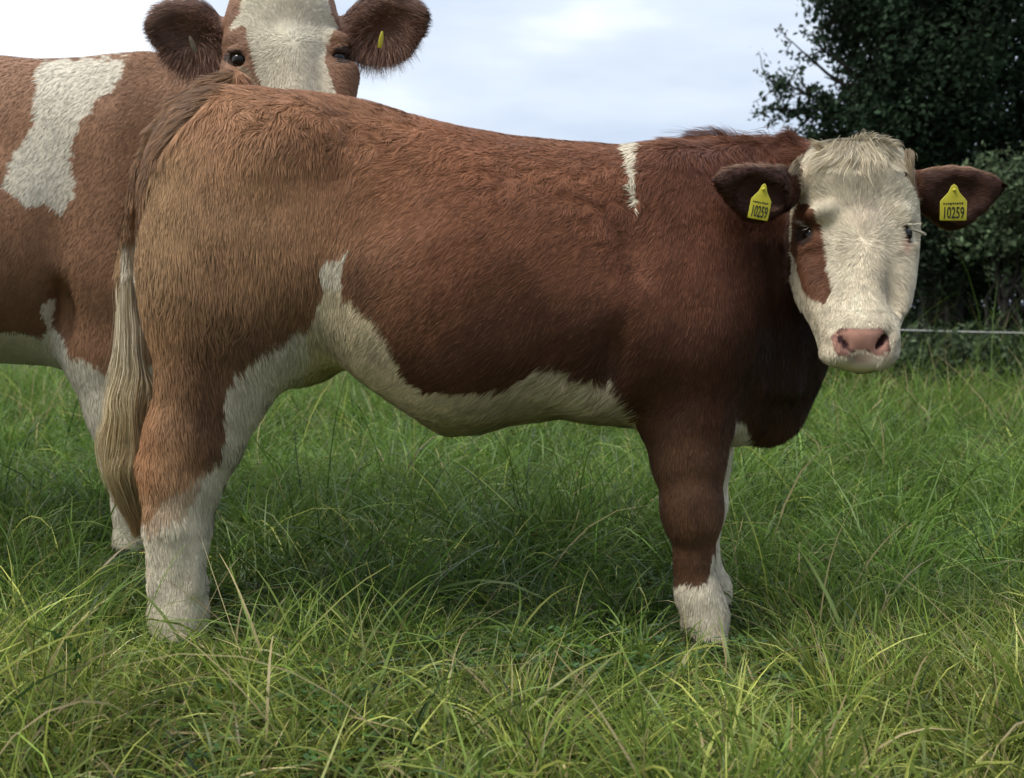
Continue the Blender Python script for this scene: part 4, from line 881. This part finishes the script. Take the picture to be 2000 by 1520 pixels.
sets = [
    blades(60000, (-1.6, 1.6), (1.28, 2.75), .060, .0028, (.90, .5), 201, (.07, .12, .16), k=4, dens=gap),
    blades(24000, (-1.7, 1.7), (1.28, 2.85), .115, .0040, (.70, .5), 202, (.12, .08, .14), curl=.8, k=6, dens=gap),
    blades(5500, (-1.7, 1.7), (1.28, 3.0), .19, .0062, (.42, .35), 213, (.14, .05, .08), curl=.7, k=7),
    blades(15000, (-1.7, 1.7), (1.28, 2.6), .125, .0038, (1.05, .25), 211, (.20, .04, .04), curl=.6, k=5, tufts=420),
    blades(14000, (-2.6, 2.6), (2.3, 4.6), .19, .0042, (1.05, .25), 212, (.08, .03, .06), curl=.8, k=5, tufts=420),
    blades(9000, (-1.7, 1.7), (1.28, 3.0), .20, .0044, (.55, .4), 203, (.20, .05, .05), curl=.9, k=7),
    blades(27000, (-1.7, 1.7), (1.28, 3.3), .17, .0034, (.20, .14), 209, (.10, .22, .15), curl=.2, k=5),
    blades(8000, (-1.7, 1.7), (1.28, 3.0), .17, .0014, (.38, .45), 204, (.30, .45, .0), curl=.25, k=4),
    blades(90000, (-2.9, 2.9), (2.7, 4.9), .115, .0042, (.95, .5), 205, (.04, .03, .14), curl=.9, k=5),
    blades(24000, (-2.9, 2.9), (2.6, 5.2), .24, .0046, (.70, .45), 206, (.08, .05, .08), curl=1.0, k=6),
    blades(110000, (-5.6, 5.6), (4.7, 9.6), .17, .0062, (.95, .45), 207, (.08, .08, .12), curl=.9, k=4),
    blades(16000, (-5.6, 5.6), (5.5, 9.6), .32, .0056, (1.0, .35), 208, (.14, .30, .0), curl=.6, k=4),
    blades(5000, (1.0, 5.6), (7.9, 9.1), .40, .0045, (1.25, .25), 210, (.20, .35, .2), curl=.35, k=5),
]
# low broad leaflets (clover and weeds) in the sward
rc = np.random.default_rng(77); m = 9000; cx = rc.uniform(-1.7, 1.7, m); cy = rc.uniform(1.28, 3.6, m); cP = np.stack([cx, cy, 0 * cx], -1); kp = vn(cP, 2.6, 93) > .12; cx, cy = cx[kp], cy[kp]; m = len(cx)
cz = gz(cx, cy) + rc.uniform(.015, .075, m); Vc, Fc, Cc = [], [], []
for q in range(3):
    a = rc.uniform(0, .6, m) + q * 2.094; el = rc.uniform(-.2, .5, m); d = np.stack([np.cos(a) * np.cos(el), np.sin(a) * np.cos(el), np.sin(el)], -1); sd_ = np.stack([-np.sin(a), np.cos(a), 0 * a], -1); r0 = rc.uniform(.006, .011, (m, 1)); o = np.stack([cx, cy, cz], -1)
    Vc.append(np.stack([o, o + d * r0 - sd_ * r0 * .55, o + d * r0 * 1.7 - sd_ * r0 * .35, o + d * r0 * 1.7 + sd_ * r0 * .35, o + d * r0 + sd_ * r0 * .55], 1).reshape(-1, 3)); b_ = np.arange(m)[:, None] * 5 + q * m * 5
    Fc.append(np.concatenate([b_ + [0, 1, 2], b_ + [0, 2, 3], b_ + [0, 3, 4]])); Cc.append(np.repeat(np.array([.07, .15, .035]) * rc.uniform(.6, 1.4, (m, 1)), 5, 0))
off = 0; Vs, Fs, Cs = [], [], []
for v, f, c in sets: Vs.append(v); Fs.append(f + off); Cs.append(c); off += len(v)
Fc = np.concatenate(Fc) + off; Vs += Vc; Cs += Cc
tag(build('grass', np.concatenate(Vs), [np.concatenate(Fs), Fc], M_grass, None, np.concatenate(Cs).clip(.005, .9)), 'long trampled meadow grass covering the field', 'grass', kind='stuff')
# far-off sward beyond the hedge line and to the sides stays ground only
# ------------------------------------------------------------------ trees and hedge
def leaves(P, size, cols, seed, out_=None):
    r = np.random.default_rng(seed); n = len(P); a = nrm(r.normal(size=(n, 3)) + (0 if out_ is None else out_ * .7)); b = nrm(np.cross(a, r.normal(size=(n, 3))))
    s = size * r.uniform(.55, 1.35, (n, 1)); c_ = np.cross(a, b)
    V = np.stack([P - b * s * .55, P + c_ * s * .32 + a * s * .08, P + b * s * .6, P - c_ * s * .32 + a * s * .08], 1).reshape(-1, 3)
    q = np.arange(n)[:, None] * 4; return V, np.concatenate([q + [0, 1, 2], q + [0, 2, 3]]), np.repeat(cols, 4, 0)
def tube_paths(paths, radii, seg=6):
    Vs, Fs, off = [], [], 0
    for p, rd in zip(paths, radii):
        p = np.array(p, float); k = len(p); t = nrm(np.gradient(p, axis=0)); u = nrm(np.cross(t, [.3, .9, .2])); v = np.cross(t, u)
        a = np.linspace(0, 2 * math.pi, seg, endpoint=False); rd = np.asarray(rd, float)
        ring = p[:, None] + rd[:, None, None] * (u[:, None] * np.cos(a)[None, :, None] + v[:, None] * np.sin(a)[None, :, None]); Vs.append(ring.reshape(-1, 3))
        for i in range(k - 1):
            for j in range(seg): Fs.append((off + i * seg + j, off + i * seg + (j + 1) % seg, off + (i + 1) * seg + (j + 1) % seg, off + (i + 1) * seg + j))
        off += k * seg
    return np.concatenate(Vs), np.array(Fs)
def wander(a, b, k, amp, r):
    t = np.linspace(0, 1, k)[:, None]; p = np.array(a) * (1 - t) + np.array(b) * t; o = np.cumsum(r.normal(size=(k, 3)), 0); o -= t * o[-1]; return p + amp * o * np.linalg.norm(np.array(b) - np.array(a)) / k ** .5
def tree(name, label, cat, base, lobes, n, size, base_col, seed, trunk_r, sprays=(), group=None, top=None):
    r = np.random.default_rng(seed); root = empty(name, tuple(base)); tag(root, label, cat, group); base = np.array(base, float)
    lobes = [(np.array(c, float), np.array(q, float)) for c, q in lobes]; top = np.array(top) if top is not None else base + (0, 0, max(c[2] for c, q in lobes) * .6)
    paths = [wander(base - (0, 0, .1), top, 9, .06, r)]; rad = [np.linspace(trunk_r, trunk_r * .45, 9)]
    vol = np.array([q.prod() ** (2 / 3) for c, q in lobes]); Ps, Os, Ls = [], [], []
    for i, (c, q) in enumerate(lobes):
        s = paths[0][r.integers(3, 9)]; paths.append(wander(s, c, 7, .10, r)); rad.append(np.linspace(trunk_r * .38, trunk_r * .10, 7))
        for _ in range(4):
            d = nrm(r.normal(size=3)) * q * .85; paths.append(wander(paths[-1][r.integers(3, 6)] if len(paths[-1]) > 6 else c, c + d, 6, .12, r)); rad.append(np.linspace(trunk_r * .12, .006, 6))
        m = int(n * vol[i] / vol.sum()); u = nrm(r.normal(size=(m, 3))); rr_ = r.uniform(.25, 1, (m, 1)) ** .45; p = c + u * rr_ * q * (1 + .28 * vn(u * 3 + i * 7.1, 1.3, 5)[:, None])
        g = vn(p, 3.0 / max(.35, q.mean()), seed + 3) + .6 * vn(p, 9 / max(.35, q.mean()), seed + 4); keep = g > -.42 + .25 * (rr_[:, 0] > .8); p = p[keep]; Ps.append(p); Os.append(u[keep]); Ls.append(r.uniform(.7, 1.35) * np.ones(len(p)))
    for (a, b, m, sprd) in sprays:
        pa = wander(a, b, 9, .07, r); paths.append(pa); rad.append(np.linspace(.022, .004, 9))
        for q in range(int(m / 16)):
            i = r.integers(2, 9); s = pa[min(i, 8)]; e_ = s + nrm(r.normal(size=3) + nrm(pa[-1] - pa[0]) * 1.2) * sprd * r.uniform(.4, 1.2); tw_ = wander(s, e_, 5, .1, r); paths.append(tw_); rad.append(np.linspace(.006, .0025, 5))
            t = r.uniform(.15, 1.05, 16); ii = np.clip(t * 4, 0, 3.99); w0 = tw_[ii.astype(int)]; w1 = tw_[np.minimum(ii.astype(int) + 1, 4)]
            Ps.append(w0 + (w1 - w0) * (ii % 1)[:, None] + r.normal(size=(16, 3)) * .028); Os.append(nrm(r.normal(size=(16, 3)))); Ls.append(np.ones(16) * 1.1)
    P = np.concatenate(Ps); O = np.concatenate(Os); Lm = np.concatenate(Ls)
    ok = P[:, 2] > .02; P, O, Lm = P[ok], O[ok], Lm[ok]
    col = np.array(base_col) * (Lm * (1 + .3 * vn(P, 2.2, 7)) * np.exp(r.normal(size=len(P)) * .25))[:, None]; v, f, cc = leaves(P, size, col, seed, O)
    cr_ = build('crown', v, [f], M_leaf, None, cc.clip(.004, .6), smooth=False); tv, tf = tube_paths(paths, rad); tk = build('trunk', tv, [tf], M_bark); put(root, cr_, tk)
def lob(px, py, Y, r, asp=(1, 1, 1)): return (W(px, py, Y), np.array(asp) * r)
rt = np.random.default_rng(31)
lb = [lob(1700, -60, 9.2, .62), lob(1660, 20, 9.0, .36), lob(1720, 90, 9.0, .42), lob(1790, 60, 9.6, .7), lob(1850, -100, 9.4, .9), lob(1900, 60, 9.0, .65), lob(1840, 180, 9.1, .62), lob(1760, 170, 9.0, .42),
      lob(1960, 160, 9.2, .7), lob(2050, 20, 9.5, .9), lob(1750, 250, 9.0, .42), lob(1680, 240, 8.9, .30), lob(1830, 300, 9.3, .5), lob(1930, 300, 9.6, .65), lob(2080, 260, 9.5, .9), lob(1650, 270, 9.0, .28), lob(1960, -250, 9.6, 1.1), lob(1760, -230, 9.5, .8),
      lob(2180, -80, 9.6, 1.1), lob(2120, -330, 9.8, 1.1), lob(1880, 420, 9.4, .6), lob(1780, 380, 9.4, .5), lob(2000, 420, 9.6, .7)]
sp = [(W(1790, 280, 9), W(1510, 165, 8.8), 900, .30), (W(1760, 230, 9), W(1530, 215, 8.9), 900, .28), (W(1760, 290, 9.1), W(1590, 265, 8.9), 800, .28), (W(1700, 200, 9), W(1545, 80, 8.8), 120, .18), (W(1690, 170, 9), W(1585, 62, 8.9), 100, .14),
      (W(1800, 120, 9), W(1610, 40, 8.9), 200, .22), (W(1750, 60, 9), W(1590, -20, 8.9), 260, .24), (W(1720, 200, 9), W(1610, 150, 8.9), 90, .18)]
tree('hedgerow_tree', 'tall dark leafy tree rising above the hedge, thin twigs reaching left', 'tree', (4.1, 9.7, 0), lb, 170000, .046, (.030, .050, .028), 41, .22, sp, top=(4.0, 9.5, 4.0))
for i, (px, Y, rr_, h_, lab, colr, n) in enumerate([
        (1960, 8.3, .62, 430, 'grey green bush at the right edge under the tall tree', (.065, .090, .048), 15000),
        (1840, 8.9, .6, 500, 'dark low bush beside the calf muzzle, under the tree', (.020, .034, .018), 13000),
        (2120, 8.9, .8, 420, 'mid green bush growing past the right edge bush', (.030, .050, .026), 11000),
        (1830, 10.6, .9, 560, 'dark bush low in the hedge directly over the wire end', (.018, .030, .017), 16000),
        (2080, 10.6, .9, 560, 'dark bush low in the hedge at the right edge of the field', (.019, .031, .018), 14000),
        (1900, 10.0, .8, 470, 'dark bush filling the hedge behind the wire, farthest back', (.018, .030, .017), 14000),
        (1640, 9.6, .62, 500, 'low dark bush in the hedge behind the calf neck', (.022, .038, .020), 12000),
        (1420, 9.8, .6, 520, 'low hedge bush hidden beyond the calf shoulder', (.028, .045, .022), 7000)]):
    c = W(px, h_, Y); r_ = np.random.default_rng(90 + i); ls = [(c + np.array([r_.normal() * .25, r_.normal() * .15, r_.uniform(-.1, .2)]), np.array([1, .8, .9]) * rr_ * r_.uniform(.6, .9)) for _ in range(5)]
    ls += [(np.array([c[0] + r_.normal() * .3, c[1] - .1, .35]), np.array([.8, .6, .45]) * rr_) for _ in range(4)]
    ls += [(np.array([c[0] + dx_, c[1] - .25, .22]), np.array([.55, .35, .32])) for dx_ in (-.6, -.2, .2, .6)]
    tree('hedge_bush', lab, 'bush', (c[0], c[1], 0), ls, int(n * 1.5), .045, tuple(q * 1.25 for q in colr), 60 + i, .05, group='bushes of the hedge')
# ------------------------------------------------------------------ electric fence wire
fy = 8.0; root = empty('wire_fence', (2.0, fy, 0)); tag(root, 'thin pale wire strung low between posts in front of the hedge', 'fence')
z0 = float(W(1760, 645, fy)[2]); z1 = float(W(2000, 652, fy)[2]); xa, xb = 1.0, 4.6; xw = np.linspace(xa, xb, 25)
x0_, x1_ = float(W(1760, 645, fy)[0]), float(W(2000, 652, fy)[0]); zw = z0 + (xw - x0_) * (z1 - z0) / (x1_ - x0_) + .012 * ((xw - 2.8) / 1.8) ** 2
tv, tf = tube_paths([np.stack([xw, np.full(25, fy), zw], -1)], [np.full(25, .0055)], 8); kids = [build('wire', tv, [tf], M_wire)]
for x, z in ((xa, zw[0]), (xb, zw[-1])):
    tv, tf = tube_paths([[(x, fy + .03, -.2), (x, fy + .03, .4), (x + .01, fy + .03, .85), (x + .01, fy + .03, .853)]], [[.03, .03, .028, .001]], 10); kids.append(build('post', tv, [tf], M_wood))
put(root, *kids)
# ------------------------------------------------------------------ clover heads
for i, (px, py, lab) in enumerate([(752, 975, 'white clover head standing in the grass below the belly of the calf'), (1130, 905, 'pale clover head in the grass just left of the front legs'),
        (42, 838, 'white clover head at the left edge beneath the cow'), (110, 818, 'small white clover head in grass beneath the cow belly')]):
    P0 = W(px, py, 1.0); d = P0 - np.array([0, 0, H]); t = (0.14 - H) / d[2]; c = np.array([0, 0, H]) + d * t
    r = np.random.default_rng(300 + i); u = nrm(r.normal(size=(90, 3))); u[:, 2] = np.abs(u[:, 2]) * 1.2 - .25
    pth = c + u[:, None] * np.linspace(.002, .011, 3)[None, :, None]; v, f, cc = ribbons(pth, np.full(90, .0035), np.array([.7, .68, .58]) * r.uniform(.7, 1.1, (90, 1)), seed=i)
    root = empty('clover_flower', (c[0], c[1], 0)); tag(root, lab, 'flower', 'clover flowers in the grass'); fl = build('petals', v, [f], M_leaf, None, cc)
    tv, tf = tube_paths([wander((c[0] + .01, c[1], 0), c, 6, .05, r)], [np.full(6, .0012)], 6); st = build('stem', tv, [tf], M_grass, None, np.tile([.08, .14, .03], (len(tv), 1))); put(root, fl, st)
